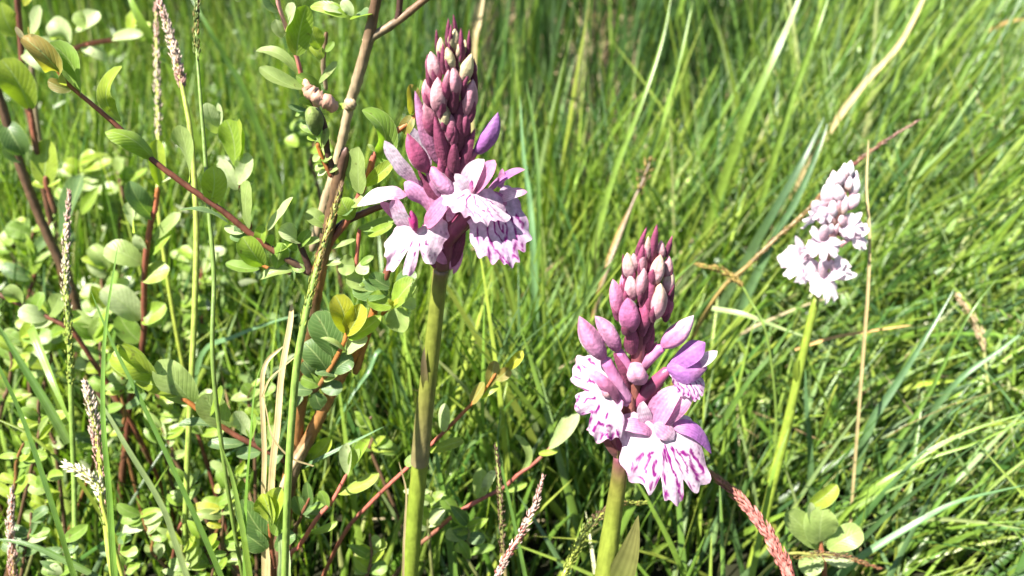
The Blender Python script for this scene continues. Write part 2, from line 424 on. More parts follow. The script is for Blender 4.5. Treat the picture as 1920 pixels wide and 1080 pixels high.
def lip(F, parent, c, D, W, marks='dash', base=WHITE, edge=None, spread=112, recurve=0.18, frill=0.13, notch=0.24, nth=85, nr=36, seed=0):
    rg = np.random.default_rng(seed + 11)
    th = np.radians(np.linspace(-spread, spread, nth)); r = np.linspace(0, 1, nr)
    at = np.abs(np.degrees(th))
    R = 0.96 + 0.10 * np.exp(-((at - 52) / 22) ** 2) - 1.25 * notch * np.exp(-((at - 21) / 5.5) ** 2) + 0.05 * np.exp(-(at / 9) ** 2) - 0.34 * np.clip((at - 75) / 40, 0, 1) ** 1.3
    R = R + 0.045 * np.sin(9.3 * th + rg.random() * 6) + 0.034 * np.sin(21 * th + rg.random() * 6)
    s = F.px(c[1])
    D3 = cam_dir((D[0], -D[1], D[2])) * s; W3 = cam_dir((W[0], -W[1], W[2])) * s
    Nn = unit(np.cross(D3, W3));
    if np.dot(Nn, AV) < 0: Nn = -Nn
    size = 0.5 * (np.linalg.norm(D3) + np.linalg.norm(W3))
    rr = r[:, None] * R[None, :]
    X = np.sin(th)[None, :] * rr; Y = np.cos(th)[None, :] * rr
    Zd = size * (0.10 * np.sin(np.clip(rr, 0, 1) * 2.4) - recurve * (X ** 2) * 1.2 - recurve * 0.5 * Y ** 3 + frill * (0.38 * rr ** 2 * np.sin(4.3 * th + rg.random() * 6)[None, :] + rr ** 5 * (0.45 * np.sin(11.7 * th + rg.random() * 6) + 0.4 * np.sin(19 * th + rg.random() * 6))[None, :]))
    V = F(c) + X[..., None] * W3 + Y[..., None] * D3 + Zd[..., None] * Nn
    strokes, wd = MARKS[marks]
    mk = np.zeros_like(X)
    wob = 0.018 * np.sin(X * 31 + rg.random() * 6) * np.cos(Y * 27 + rg.random() * 6)
    for pl in strokes:
        j = rg.normal(size=2) * 0.014
        w = wd * rg.uniform(0.75, 1.2)
        dd = seg_dist(X + wob, Y - wob, [(a + j[0], b + j[1]) for a, b in pl])
        mk = np.maximum(mk, 1 - np.clip((dd - w * 0.5) / (w * 0.42), 0, 1))
    for k in range(14):
        a = rg.uniform(-1.5, 1.5); q = rg.uniform(0.72, 0.95); sx, sy = math.sin(a) * q, math.cos(a) * q
        dd = np.hypot(X - sx, (Y - sy)); mk = np.maximum(mk, 0.8 * (1 - np.clip((dd - 0.012) / 0.022, 0, 1)))
    ed = LILAC if edge is None else edge
    e = (np.clip((r[:, None] - 0.45) / 0.55, 0, 1) ** 1.5 * 0.5 * np.ones(nth)[None, :] * (0.7 + .5 * np.sin(6 * th + rg.random() * 6)[None, :]))
    tw = np.exp(-(r[:, None] / 0.14) ** 2) * 0.5
    C_ = base * (1 - e[..., None]) + ed * e[..., None]
    C_ = C_ * (1 - tw[..., None]) + PINK * tw[..., None]
    C_ = C_ * (1 - mk[..., None]) + MAG * mk[..., None]
    A = np.zeros((nr, nth, 3)); A[..., 0] = r[:, None]; A[..., 1] = X
    mb = MB(); mb.add(V.reshape(-1, 3), grid_faces(nr, nth), C_.reshape(-1, 3), A.reshape(-1, 3))
    return mb.build('lip', M_PETAL, parent)

def q_tube(F, parent, name, pts, radii, cols, material=None, **k):
    mb = MB(); tube(mb, [F(p) for p in pts], [r * F.px(p[1]) for r, p in zip(np.interp(np.linspace(0, 1, len(pts)), np.linspace(0, 1, len(radii)), radii), pts)], cols, **k)
    return mb.build(name, material or M_STEM, parent)

def sep(c0, c1): return grad(c0, 0.5 * (c0 + c1), c1)

# ---------------------------------------------------------------- first orchid
def orchid_one():
    F = Frame(0.252, 330, 1.02e-4)
    stem_px = [(768, 1080, 0), (780, 940, 0), (797, 780, 0), (812, 640, 0), (822, 545, 0), (828, 500, 0)]
    pts = to_ground([F(p) for p in stem_px])
    root = thing('orchid', 'tallest spotted orchid, with the longest dark mauve bud cone, beside the willow shrub', 'orchid', pts[0], 'spotted orchids in the meadow')
    G1, G2, G3 = np.array((0.115, 0.15, 0.018)), np.array((0.125, 0.14, 0.022)), np.array((0.10, 0.055, 0.03))
    mb = MB(); px = F.px(700)
    tube(mb, pts, [0.9 * 19 * px, 18 * px, 17 * px, 15.5 * px, 14.5 * px, 13.5 * px, 14 * px], [G1 * 1.2, G1 * 1.2, G1 * 1.15, G2 * 1.15, G2, G2, G3], 14, 44)
    mb.build('stem', M_STEM, root)
    # clasping sheath leaf and small bract leaf on the stem
    mb = MB(); pl = [F((787, 868, 2)), F((797, 760, 3)), F((806, 690, 3))]
    tube(mb, pl, [18.4 * px, 17.2 * px, 15.3 * px], [np.array((0.15, 0.12, 0.06)), np.array((0.125, 0.12, 0.03)), G2], 14, 14, cap=False)
    mb.build('leaf_sheath', M_STEM, root)
    q_petal(F, root, 'leaf', (800, 740, 17), (796, 650, 17), 13, grad(G2, np.array((0.13, 0.10, 0.05)), np.array((.12, .09, .06))), (-3, 0, 4), prof='lance', material=M_GRASS)
    # spike axis
    q_tube(F, root, 'spike_axis', [(828, 506, 0), (831, 470, 0), (842, 410, 0), (848, 330, 0), (846, 240, 0), (848, 140, 0), (851, 70, 0)], [17, 22, 19, 16, 17, 15, 5], [G3, DARK * 1.6, DARK * 1.5, DARK * 1.3, DARK, MAUVE, MAUVE], sides=12, n=40)
    # buds of the cone
    CP = [PALEP, CREAM * 1.05, CREAM * 1.2]; PP = [MAUVE * 1.6, PALEP * 1.15, PALEP * 1.3 + 0.02]; PM = [MAUVE * 1.3, MAUVE * 1.8, PALEP * 1.1]; CC = [CREAM * .8, CREAM, CREAM * 1.1]; MM = [MAUVE, MAUVE * 1.5, PALEP * .8]
    buds = [((852, 96, 12), (853, 53, 16), 10, CC), ((848, 92, 16), (845, 58, 18), 8, CC), ((861, 112, 14), (864, 73, 18), 9, CP), ((829, 116, 12), (826, 69, 14), 10, CP),
            ((849, 134, 20), (838, 88, 24), 11, CP), ((822, 156, 10), (807, 96, 12), 15, PP), ((863, 160, 16), (885, 100, 20), 14, CP), ((854, 184, 22), (850, 124, 28), 15, PP),
            ((838, 190, 25), (841, 130, 33), 12, PM), ((824, 216, 22), (821, 144, 30), 17, PP), ((873, 222, 10), (887, 148, 16), 17, PP), ((836, 240, 24), (831, 192, 27), 12, CC),
            ((812, 210, 4), (797, 148, 6), 15, PM), ((818, 262, 14), (795, 192, 18), 17, MM), ((880, 150, -6), (888, 112, -2), 12, PP), ((868, 250, 12), (872, 196, 14), 15, MM), ((845, 268, 22), (846, 214, 26), 14, MM),
            ((808, 140, -4), (806, 100, -2), 11, PM), ((870, 110, -6), (872, 74, -4), 9, CP)]
    for b, t, r, c in buds: cone_bud(F, root, b, t, r, c)
    bracts = [((857, 74, 10), (850, 26, 12), 10, MAUVE), ((838, 90, 14), (841, 33, 14), 11, MAUVE), ((820, 100, 8), (818, 54, 8), 9, DARK * 1.7), ((878, 102, 8), (880, 55, 8), 9, MAUVE), ((866, 120, 20), (864, 52, 20), 13, MAUVE),
              ((832, 140, 22), (830, 80, 22), 14, MAUVE), ((806, 165, 14), (801, 101, 12), 13, MAUVE), ((889, 182, 4), (889, 108, 6), 14, DARK * 1.4), ((848, 212, 30), (852, 138, 34), 21, MAUVE * .8),
              ((806, 282, 10), (778, 170, 8), 26, LILAC * .9), ((831, 308, 18), (787, 200, 26), 36, LILAC * .5 + MAUVE * .6), ((838, 312, 26), (815, 218, 32), 28, MAUVE * 1.35), ((850, 290, 24), (864, 186, 24), 30, DARK * 1.3),
              ((862, 295, 14), (880, 216, 14), 24, DARK * 1.4), ((833, 342, 30), (823, 296, 34), 18, MAUVE * 1.2), ((852, 340, 24), (891, 240, 16), 26, MAUVE * .95), ((848, 330, 30), (852, 262, 32), 24, MAUVE * .8), ((864, 330, 6), (868, 270, 6), 20, MAUVE),
              ((845, 362, 28), (838, 312, 36), 20, DARK * 1.5), ((872, 200, 20), (868, 150, 22), 16, DARK * 1.3), ((843, 96, 18), (846, 44, 20), 9, MAUVE * 1.2)]
    for b, t, w, c in bracts: q_petal(F, root, 'bract', b, t, w, grad(c * .8, c, c * 1.25), (0, 0, 6), prof='bract', cup=-0.55, material=M_BUD)
    # two big spread buds
    q_bud(F, root, (889, 288, 6), (934, 210, 10), 17, [VIOLET * .9, VIOLET, VIOLET * .9], bend=(6, 4, 0))
    q_tube(F, root, 'pedicel', [(853, 338, 14), (872, 310, 12), (892, 280, 8)], [11, 10, 8], [DARK * 1.5, MAUVE, MAUVE])
    q_bud(F, root, (806, 322, 30), (764, 249, 32), 18, [MAUVE * 1.6, MAUVE * 1.9, MAUVE * 1.5], bend=(-4, 4, 0))
    q_tube(F, root, 'pedicel', [(826, 370, 22), (815, 345, 28), (805, 318, 30)], [10, 10, 9], [LILAC * .7, LILAC * .8, MAUVE * 1.6])
    q_petal(F, root, 'bract', (824, 372, 34), (783, 318, 26), 26, DARK * 1.6, (4, 8, 4), prof='bract', cup=-.5, material=M_BUD)
    q_petal(F, root, 'petal', (802, 318, -6), (776, 240, -10), 34, grad(LILAC, WHITE, WHITE), (-4, 0, 0))
    # small hooded flower bud in the middle
    q_bud(F, root, (808, 312, 34), (858, 366, 44), 17, [PINK, LILAC, LILAC * 1.15, PINK * 1.2], bend=(-2, 6, 0))
    # flower A, front left
    fl = group_part('flower', root)
    q_petal(F, fl, 'sepal', (782, 345, 26), (721, 264, 18), 38, grad(LILAC, WHITE, WHITE * 1.05), (-4, -2, 6), (-.75, .3, .8), cup=.15, ripple=.08)
    q_petal(F, fl, 'sepal', (762, 364, 30), (670, 386, 40), 36, grad(LILAC * 1.1, WHITE, WHITE), (2, -14, 6), (-.1, .6, .8), cup=-.2, ripple=.12, twist=.5)
    q_petal(F, fl, 'petal', (766, 420, 26), (712, 378, 30), 22, grad(PINK, PINK * 1.1, LILAC), (0, 0, 4), cup=.2)
    q_petal(F, fl, 'hood', (806, 404, 34), (758, 342, 28), 42, grad(PINK, LILAC * 1.1, LILAC * 1.2), (6, -8, 6), (-.4, .4, .8), prof='ovate', cup=-.35, ripple=.06)
    q_petal(F, fl, 'petal', (778, 440, 46), (742, 370, 54), 42, grad(PINK * 1.1, WHITE * .9, LILAC * 1.3), (-4, 0, 4), (-.5, .4, .8), prof='ovate', cup=.3, ripple=.08)
    q_petal(F, fl, 'petal', (798, 424, 46), (845, 362, 42), 34, grad(PINK, LILAC, LILAC), (2, 0, 8), (-.4, .2, 1), cup=.25)
    q_bud(F, fl, (779, 434, 58), (771, 394, 66), 9, [np.array((.40, .03, .16)), np.array((.34, .015, .13)), np.array((.38, .06, .2))], name='column')
    q_petal(F, fl, 'sepal', (802, 452, 34), (838, 494, 30), 22, grad(LILAC, LILAC, PINK), (0, 4, 4))
    lip(F, fl, (786, 428, 48), (-18, 84, 16), (58, -10, -6), 'few', WHITE, seed=1, frill=.13, notch=.34)
    q_tube(F, fl, 'ovary', [(836, 455, 8), (815, 440, 22), (795, 420, 36)], [12, 13, 8], [DARK * 1.6, DARK * 1.6, MAUVE])
    q_tube(F, fl, 'spur', [(820, 450, 20), (834, 470, 14), (846, 506, 4)], [7, 7, 6], [LILAC, LILAC, PINK])
    # flower B, front right
    fl = group_part('flower', root)
    q_petal(F, fl, 'sepal', (876, 358, 36), (908, 299, 28), 38, grad(PINK, WHITE, WHITE), (-6, -2, 6), (-.2, .3, 1), cup=.3)
    q_petal(F, fl, 'hood', (890, 360, 38), (927, 300, 34), 36, grad(PINK * 1.1, PINK * 1.1, LILAC * 1.1), (4, 0, 8), (-.5, .3, 1), prof='ovate', cup=.45)
    q_petal(F, fl, 'petal', (878, 358, 40), (853, 326, 34), 22, grad(WHITE, WHITE, WHITE), (0, 0, 4))
    q_petal(F, fl, 'sepal', (866, 368, 30), (840, 416, 28), 20, grad(LILAC, LILAC * 1.2, WHITE), (-4, 0, 4))
    q_bud(F, fl, (888, 366, 40), (884, 338, 46), 7, [PALEP, PINK, MAG], name='column')
    lip(F, fl, (886, 360, 42), (18, 60, 28), (62, 12, -8), 'vein', WHITE, seed=2, frill=.09, notch=.10)
    q_tube(F, fl, 'ovary', [(832, 462, 4), (852, 432, 14), (876, 404, 22), (884, 372, 34)], [14, 16, 15, 8], [DARK * 1.5, DARK * 1.7, DARK * 1.6, MAUVE], sides=12)
    # flower C, right, seen from the side
    fl = group_part('flower', root)
    q_petal(F, fl, 'sepal', (912, 364, 14), (984, 318, 14), 26, grad(LILAC, VIOLET * 1.1, LILAC), (2, -10, 4), (-.2, .7, .7), cup=.2)
    q_petal(F, fl, 'sepal', (924, 378, 20), (989, 360, 22), 26, grad(LILAC, WHITE, LILAC * 1.1), (2, -8, 4), (0, .5, .9), cup=-.25, ripple=.08)
    q_petal(F, fl, 'petal', (938, 352, 10), (942, 316, 8), 14, LILAC, (0, 0, 3))
    q_petal(F, fl, 'hood', (908, 372, 24), (950, 384, 24), 30, grad(PINK, MAG * .5 + LILAC * .6, LILAC), (0, -3, 6), prof='ovate')
    lip(F, fl, (922, 384, 16), (40, 116, 26), (54, -22, -10), 'loop', WHITE * np.array((.86, .78, .95)), seed=3, frill=.10, notch=.12)
    q_tube(F, fl, 'ovary', [(840, 446, -6), (872, 420, -2), (912, 378, 12)], [12, 13, 8], [DARK * 1.4, DARK * 1.6, MAUVE])
    # lower back sepal
    q_petal(F, root, 'bract', (836, 500, 12), (868, 400, 12), 30, DARK * 1.4, (6, 4, 0), prof='bract', cup=-.4, material=M_BUD)
    q_petal(F, root, 'bract', (826, 500, 16), (802, 440, 22), 26, DARK * 1.5, (-4, 4, 0), prof='bract', cup=-.4, material=M_BUD)
    q_petal(F, root, 'petal', (858, 452, 6), (850, 514, 10), 18, grad(LILAC, PINK * 1.2, PINK), (5, 0, 0))

def orchid_two():
    F = Frame(0.256, 640, 1.02e-4)
    stem_px = [(1134, 1080, 0), (1148, 980, 0), (1160, 900, 0), (1166, 850, 0)]
    pts = to_ground([F(p) for p in stem_px])
    root = thing('orchid', 'shorter spotted orchid with pink bud cone and one large magenta veined white lip', 'orchid', pts[0], 'spotted orchids in the meadow')
    G1, G2 = np.array((0.13, 0.155, 0.022)), np.array((0.115, 0.11, 0.022)); px = F.px(950)
    mb = MB(); tube(mb, pts, [21 * px, 20 * px, 17 * px, 15 * px, 14.5 * px], [G1 * 1.15, G1 * 1.15, G1 * 1.1, G2, DARK * 1.5], 14, 36); mb.build('stem', M_STEM, root)
    q_petal(F, root, 'leaf', (1128, 1140, 24), (1197, 966, 18), 52, grad(G1, np.array((.10, .105, .03)), np.array((.16, .15, .05))), (10, 16, 10), (-.6, .1, 1), prof='lance', cup=.5, material=M_GRASS, nu=18)
    q_tube(F, root, 'spike_axis', [(1165, 860, 0), (1176, 800, 0), (1186, 740, 0), (1196, 660, 0), (1206, 590, 0), (1214, 520, 0), (1222, 460, 0)], [16, 17, 15, 14, 17, 14, 4], [G2, DARK * 2, np.array((.17, .06, .04)), np.array((.17, .05, .06)), DARK * 1.6, MAUVE, MAUVE], sides=12, n=40)
    PP = [MAUVE * 1.5, PALEP, PALEP * 1.15 + 0.02]; PK = [MAUVE * 1.6, PINK * 1.1, PINK * 1.25]; CP = [PALEP, PALEP * 1.1 + .03, CREAM * 1.1]; MM = [MAUVE, MAUVE * 1.6, MAUVE * 1.6]
    BB = [np.array((.40, .11, .27)), np.array((.48, .19, .34)), np.array((.50, .21, .33))]
    buds = [((1213, 488, 12), (1216, 442, 14), 9, CP), ((1240, 488, 6), (1240, 450, 8), 9, PP), ((1183, 524, 10), (1176, 473, 14), 13, CP), ((1192, 510, 12), (1188, 474, 14), 9, PP), ((1228, 533, 18), (1239, 477, 22), 14, CP),
            ((1250, 524, 4), (1254, 479, 6), 11, PP), ((1199, 560, 22), (1208, 501, 26), 13, PP), ((1185, 566, 18), (1182, 514, 20), 14, PP), ((1250, 550, 6), (1259, 504, 8), 12, CP), ((1163, 594, 6), (1149, 523, 10), 16, PK),
            ((1230, 598, 22), (1239, 531, 30), 18, CP), ((1216, 572, 18), (1219, 508, 20), 12, MM), ((1184, 622, 24), (1177, 558, 36), 21, [MAUVE * 1.4, np.array((.34, .085, .21)), np.array((.40, .12, .25))]),
            ((1204, 520, 14), (1203, 466, 16), 11, PP), ((1226, 500, 2), (1228, 455, 4), 10, MM), ((1246, 598, -4), (1252, 545, 0), 14, MM), ((1204, 624, 20), (1212, 560, 22), 15, MM), ((1172, 560, -4), (1170, 508, 0), 11, PK)]
    for b, t, r, c in buds: cone_bud(F, root, b, t, r, c)
    q_bud(F, root, (1134, 674, 28), (1086, 592, 30), 20, BB, bend=(-2, 4, 0)); q_tube(F, root, 'pedicel', [(1180, 752, 14), (1156, 712, 22), (1132, 670, 28)], [11, 12, 11], [LILAC * .9, LILAC, BB[0]])
    q_bud(F, root, (1160, 660, 18), (1115, 592, 20), 18, BB, bend=(4, -2, 0)); q_tube(F, root, 'pedicel', [(1188, 712, 10), (1174, 682, 14), (1158, 656, 18)], [9, 10, 9], [LILAC * .7, LILAC * .8, BB[0]])
    q_bud(F, root, (1240, 650, 14), (1301, 591, 16), 20, [BB[0], BB[1], WHITE * .9], bend=(2, 4, 0)); q_tube(F, root, 'pedicel', [(1196, 694, 4), (1218, 672, 8), (1243, 648, 13)], [10, 11, 10], [MAUVE, LILAC * .7, BB[0]])
    q_bud(F, root, (1204, 716, 8), (1188, 690, 52), 21, [BB[0], BB[1], BB[2], BB[2] * 1.1], tip_round=.5)
    bracts = [((1194, 480, 10), (1213, 425, 12), 12, MAUVE * 1.2), ((1222, 490, 16), (1232, 420, 16), 17, MAUVE * 1.3), ((1249, 482, 4), (1261, 441, 4), 12, MAUVE * 1.1), ((1173, 526, 6), (1168, 475, 4), 10, DARK * 1.6), ((1198, 510, 18), (1206, 457, 20), 16, MAUVE * 1.4),
              ((1224, 566, 20), (1240, 496, 18), 16, MAUVE * 1.1), ((1205, 578, 26), (1211, 518, 28), 18, MAUVE), ((1208, 622, 26), (1219, 550, 28), 22, MAUVE), ((1169, 574, 6), (1172, 518, 8), 11, DARK * 1.7), ((1250, 596, 2), (1265, 528, 2), 14, DARK * 1.6),
              ((1188, 665, 22), (1183, 608, 32), 30, MAUVE * 1.1), ((1205, 648, 16), (1228, 596, 20), 16, DARK * 1.4), ((1214, 660, 10), (1226, 612, 12), 18, DARK * 1.6), ((1186, 715, 20), (1150, 660, 26), 22, MAUVE * 1.1), ((1180, 742, 18), (1163, 682, 22), 16, MAUVE),
              ((1188, 768, 14), (1253, 692, 18), 36, MAUVE * .8), ((1162, 858, 12), (1120, 798, 14), 20, np.array((.14, .05, .045))), ((1168, 850, 16), (1148, 770, 20), 18, MAUVE * .8), ((1174, 890, 14), (1222, 828, 22), 34, MAUVE * .6), ((1182, 830, 20), (1186, 740, 24), 18, np.array((.17, .06, .05))), ((1200, 700, 8), (1232, 640, 8), 22, MAUVE)]
    for b, t, w, c in bracts: q_petal(F, root, 'bract', b, t, w, grad(c * .8, c, c * 1.2), (0, 0, 6), prof='bract', cup=-.55, material=M_BUD)
    # flower right, hood seen from outside
    fl = group_part('flower', root)
    V = VIOLET * np.array((1.25, 1.35, 1.25))
    q_petal(F, fl, 'hood', (1250, 690, 14), (1322, 642, 24), 46, grad(V, V, V * 1.05), (2, -8, 12), (-.1, .6, .8), prof='ovate', cup=-.6)
    q_petal(F, fl, 'sepal', (1250, 690, 24), (1326, 690, 34), 58, grad(V, V * 1.08, LILAC * 1.1), (0, 3, 16), (0, -.05, 1), prof='ovate', cup=-.55)
    q_petal(F, fl, 'sepal', (1300, 684, 26), (1345, 658, 22), 24, grad(LILAC, WHITE, WHITE), (0, 2, 4), (0, .3, 1))
    lip(F, fl, (1284, 700, 22), (22, 50, 6), (30, -4, -6), 'edge', WHITE * np.array((.95, .85, 1)), seed=4, notch=.15)
    q_tube(F, fl, 'ovary', [(1190, 762, 6), (1220, 726, 12), (1256, 690, 16)], [11, 14, 9], [DARK * 1.6, DARK * 1.8, MAUVE * 1.2], sides=10)
    # flower left
    fl = group_part('flower', root)
    lip(F, fl, (1140, 738, 30), (-62, 22, 10), (-26, -80, -16), 'edge', WHITE * 1.05, seed=5, frill=.15, notch=.26)
    q_petal(F, fl, 'hood', (1160, 750, 40), (1096, 692, 44), 23, grad(PINK, PINK * 1.2, WHITE), (2, -6, 8), (-.3, .4, 1), cup=-.3, ripple=.12)
    q_petal(F, fl, 'petal', (1158, 754, 42), (1112, 704, 50), 18, grad(PINK * .9, PINK, LILAC * 1.2), (8, -4, 8), cup=-.3, ripple=.12)
    q_petal(F, fl, 'sepal', (1166, 750, 38), (1100, 806, 40), 26, grad(LILAC, WHITE, LILAC * 1.1), (4, 6, 6), (-.2, .5, .9), cup=.3, ripple=.1)
    q_petal(F, fl, 'sepal', (1178, 760, 24), (1146, 704, 26), 24, grad(LILAC, LILAC, PINK), (0, 0, 4))
    q_bud(F, fl, (1144, 744, 40), (1128, 730, 44), 8, [PALEP, PALEP, PINK], name='column')
    q_tube(F, fl, 'ovary', [(1166, 846, 2), (1150, 806, 10), (1158, 760, 28)], [10, 12, 9], [DARK * 1.6, np.array((.13, .05, .05)), MAUVE])
    # flower in front below
    fl = group_part('flower', root)
    lip(F, fl, (1240, 806, 40), (20, 132, 28), (84, 6, -14), 'dash', WHITE * 1.03, seed=6, frill=.08, notch=.27)
    q_petal(F, fl, 'sepal', (1230, 814, 46), (1150, 804, 54), 30, grad(LILAC, LILAC * 1.15, WHITE), (0, -14, 8), (0, .6, .8), cup=-.3, ripple=.12)
    q_petal(F, fl, 'sepal', (1262, 800, 42), (1334, 850, 30), 32, grad(LILAC, VIOLET * 1.3, VIOLET * 1.3), (8, -18, 6), (.2, .5, .9), cup=-.3)
    q_petal(F, fl, 'petal', (1224, 800, 34), (1278, 728, 30), 44, grad(LILAC, LILAC * 1.2, WHITE), (-6, -8, 6), (-.1, .4, 1), cup=.35, ripple=.10)
    q_petal(F, fl, 'petal', (1240, 796, 40), (1298, 734, 38), 32, grad(PINK, LILAC * 1.2, WHITE), (4, -2, 8), (.1, .4, 1), cup=-.35)
    q_petal(F, fl, 'petal', (1218, 796, 36), (1206, 752, 34), 26, grad(LILAC, WHITE, WHITE), (-6, 0, 4))
    q_petal(F, fl, 'hood', (1226, 796, 52), (1264, 824, 62), 36, grad(LILAC, PINK * 1.15 + .04, WHITE), (2, -4, 6), (0, .4, 1), prof='ovate', cup=-.3, ripple=.1)
    q_bud(F, fl, (1240, 802, 50), (1248, 826, 60), 12, [LILAC, PINK, MAG], name='column')
    q_tube(F, fl, 'ovary', [(1176, 872, 4), (1200, 842, 14), (1236, 806, 36)], [12, 14, 9], [DARK * 1.7, DARK * 1.7, MAUVE], sides=10)
    q_tube(F, fl, 'spur', [(1226, 806, 36), (1204, 812, 30), (1192, 838, 22)], [8, 7, 5], [LILAC, LILAC, LILAC * .8])

def orchid_three():
    F = Frame(0.365, 440, 0.9e-4)
    st = [(1409, 1062, 0), (1436, 960, 0), (1470, 820, 0), (1500, 690, 0), (1518, 610, 0), (1532, 555, 0)]
    pts = to_ground([F(p) for p in st])
    root = thing('orchid', 'pale whitish orchid on a thin green stem, furthest right of the three orchids', 'orchid', pts[0], 'spotted orchids in the meadow')
    G = np.array((0.15, 0.20, 0.025)); px = F.px(800)
    mb = MB(); tube(mb, pts, [9.5 * px, 9 * px, 8.7 * px, 8.3 * px, 7.6 * px, 7.2 * px, 7 * px], [G, G, G, G, G, G, G], 12, 40); mb.build('stem', M_STEM, root)
    mb = MB(); tube(mb, [F((1448, 905, 0)), F((1468, 830, 0)), F((1484, 765, 0))], [10 * px, 9.5 * px, 8.5 * px], [G * 1.2, G, G], 12, 10, cap=False); mb.build('leaf_sheath', M_STEM, root)
    q_petal(F, root, 'leaf', (1494, 715, 8), (1497, 668, 10), 12, G, (-4, 0, 3), prof='lance', material=M_GRASS)
    PK = np.array((.50, .27, .31))
    q_tube(F, root, 'spike_axis', [(1531, 560, 0), (1548, 490, 0), (1566, 420, 0), (1576, 370, 0), (1588, 320, 0)], [9, 9, 9, 11, 5], [G, PEACH * .7, PEACH * .8, PEACH, PALEP], sides=10, n=30)
    W = np.array((.66, .57, .62)); PL = np.array((.60, .42, .48))
    buds = [((1589, 333, 6), (1596, 303, 8), 9), ((1582, 335, 10), (1584, 308, 12), 9), ((1570, 350, 8), (1562, 322, 10), 10), ((1577, 345, 13), (1575, 320, 16), 9), ((1563, 362, 6), (1554, 336, 8), 10), ((1554, 382, 8), (1546, 349, 12), 12),
            ((1596, 366, 4), (1607, 332, 6), 11), ((1590, 355, 12), (1593, 332, 14), 9), ((1586, 390, 10), (1612, 366, 14), 11), ((1574, 376, 16), (1570, 348, 20), 10), ((1580, 400, 14), (1584, 366, 18), 10), ((1600, 350, 0), (1606, 322, 0), 8), ((1564, 404, 12), (1558, 374, 16), 11)]
    for k, (b, t, r) in enumerate(buds): q_bud(F, root, (b[0], b[1] + 4, b[2]), (t[0], t[1] - 3, t[2]), r * 1.06, [[PL * .8, W * .95, W], [PEACH, PL, W], [PK, PL, W * .95]][k % 3])
    for b, t, w in [((1588, 345, 12), (1586, 318, 14), 8), ((1577, 400, 18), (1574, 368, 22), 12), ((1590, 385, 10), (1602, 355, 10), 10), ((1568, 420, 14), (1556, 392, 16), 14), ((1575, 430, 12), (1590, 398, 14), 12), ((1560, 450, 10), (1572, 418, 14), 12)]:
        q_petal(F, root, 'bract', b, t, w, grad(PEACH * .7, PK, PL), (0, 0, 4), prof='bract', cup=-.4, material=M_BUD)
    fls = [((1530, 402, 14), (-26, 14, 8), (10, -22, 4), 1), ((1545, 392, 8), (-10, 26, 14), (22, 4, 0), 0), ((1590, 420, 10), (20, 16, 8), (14, -18, 0), 1), ((1606, 440, 4), (14, 28, 6), (14, -8, -4), 0),
           ((1532, 452, 14), (-30, 16, 10), (14, -26, 0), 1), ((1546, 452, 22), (-8, 36, 12), (32, 2, 0), 1), ((1508, 486, 14), (-38, 34, 10), (28, 28, 0), 1), ((1545, 522, 22), (2, 46, 10), (30, 6, -6), 1), ((1570, 500, 8), (22, 10, 8), (8, -16, 0), 0)]
    for k, (c, D, Wv, big) in enumerate(fls):
        fl = group_part('flower', root)
        lip(F, fl, c, D, Wv, 'few', W * 1.05, seed=20 + k, frill=.16, notch=.25, edge=W, nth=41, nr=14)
        d = np.array(D[:2]) / np.linalg.norm(D[:2]); s = np.array((-d[1], d[0]))
        L = 0.9 * np.linalg.norm(D[:2])
        for sg in (-1, 1):
            t = np.array(c[:2]) + s * sg * L * .95 - d * L * random.uniform(.1, .4)
            q_petal(F, fl, 'sepal', (c[0], c[1], c[2] - 4), (t[0], t[1], c[2] + 2), 17, grad(PL, W, W), (0, 0, 5))
        t = np.array(c[:2]) - d * L * .8 + s * random.uniform(-6, 6)
        q_petal(F, fl, 'hood', (c[0], c[1], c[2] + 2), (t[0], t[1] - 4, c[2] + 10), 20, grad(PL, PL, W), (0, 0, 5), prof='ovate', cup=-.4)
        q_tube(F, fl, 'ovary', [(c[0] * .35 + .65 * (1560 - (c[1] - 440) * .28), c[1] + 22, 0), ((c[0] + 1560 - (c[1] - 440) * .28) / 2, c[1] + 14, 4), (c[0], c[1], c[2] - 3)], [5, 5, 4], [PEACH * .6, PK * .6, PL])
    for b, t, w in [((1552, 412, 12), (1545, 388, 14), 20), ((1560, 510, 14), (1585, 486, 16), 18), ((1566, 520, 12), (1608, 514, 12), 16), ((1545, 500, 14), (1538, 478, 16), 14), ((1588, 424, 12), (1616, 398, 10), 16), ((1600, 440, 8), (1630, 428, 8), 20), ((1612, 448, 4), (1620, 470, 4), 12), ((1556, 440, 16), (1558, 418, 20), 14)]:
        q_petal(F, root, 'petal', b, t, w, grad(PL, W, W), (0, 0, 4))

orchid_one(); orchid_two(); orchid_three()
# ================================================================== WILLOW SHRUB AND SPRIGS
LT = {  # leaf tones (top side): base, tip
 'g': ((.125, .205, .026), (.15, .235, .032)), 'b': ((.19, .28, .024), (.22, .31, .026)), 'p': ((.20, .255, .075), (.25, .30, .105)), 'd': ((.045, .095, .028), (.06, .115, .034)),
 'n': ((.06, .11, .05), (.085, .14, .065)), 'y': ((.30, .28, .012), (.36, .33, .02)), 'o': ((.20, .17, .035), (.26, .14, .04)), 'w': ((.34, .39, .20), (.44, .47, .28)), 'k': ((.30, .22, .16), (.38, .26, .20)), 'v': ((.23, .29, .022), (.27, .32, .024)),
}
SHAPES = {'g': (1, .25), 'b': (1, .3), 'p': (1, .2), 'd': (1, .2), 'n': (1, .2), 'y': (1, .5), 'o': (1, .45), 'w': (1, .35), 'k': (1, .4), 'v': (1, .35)}

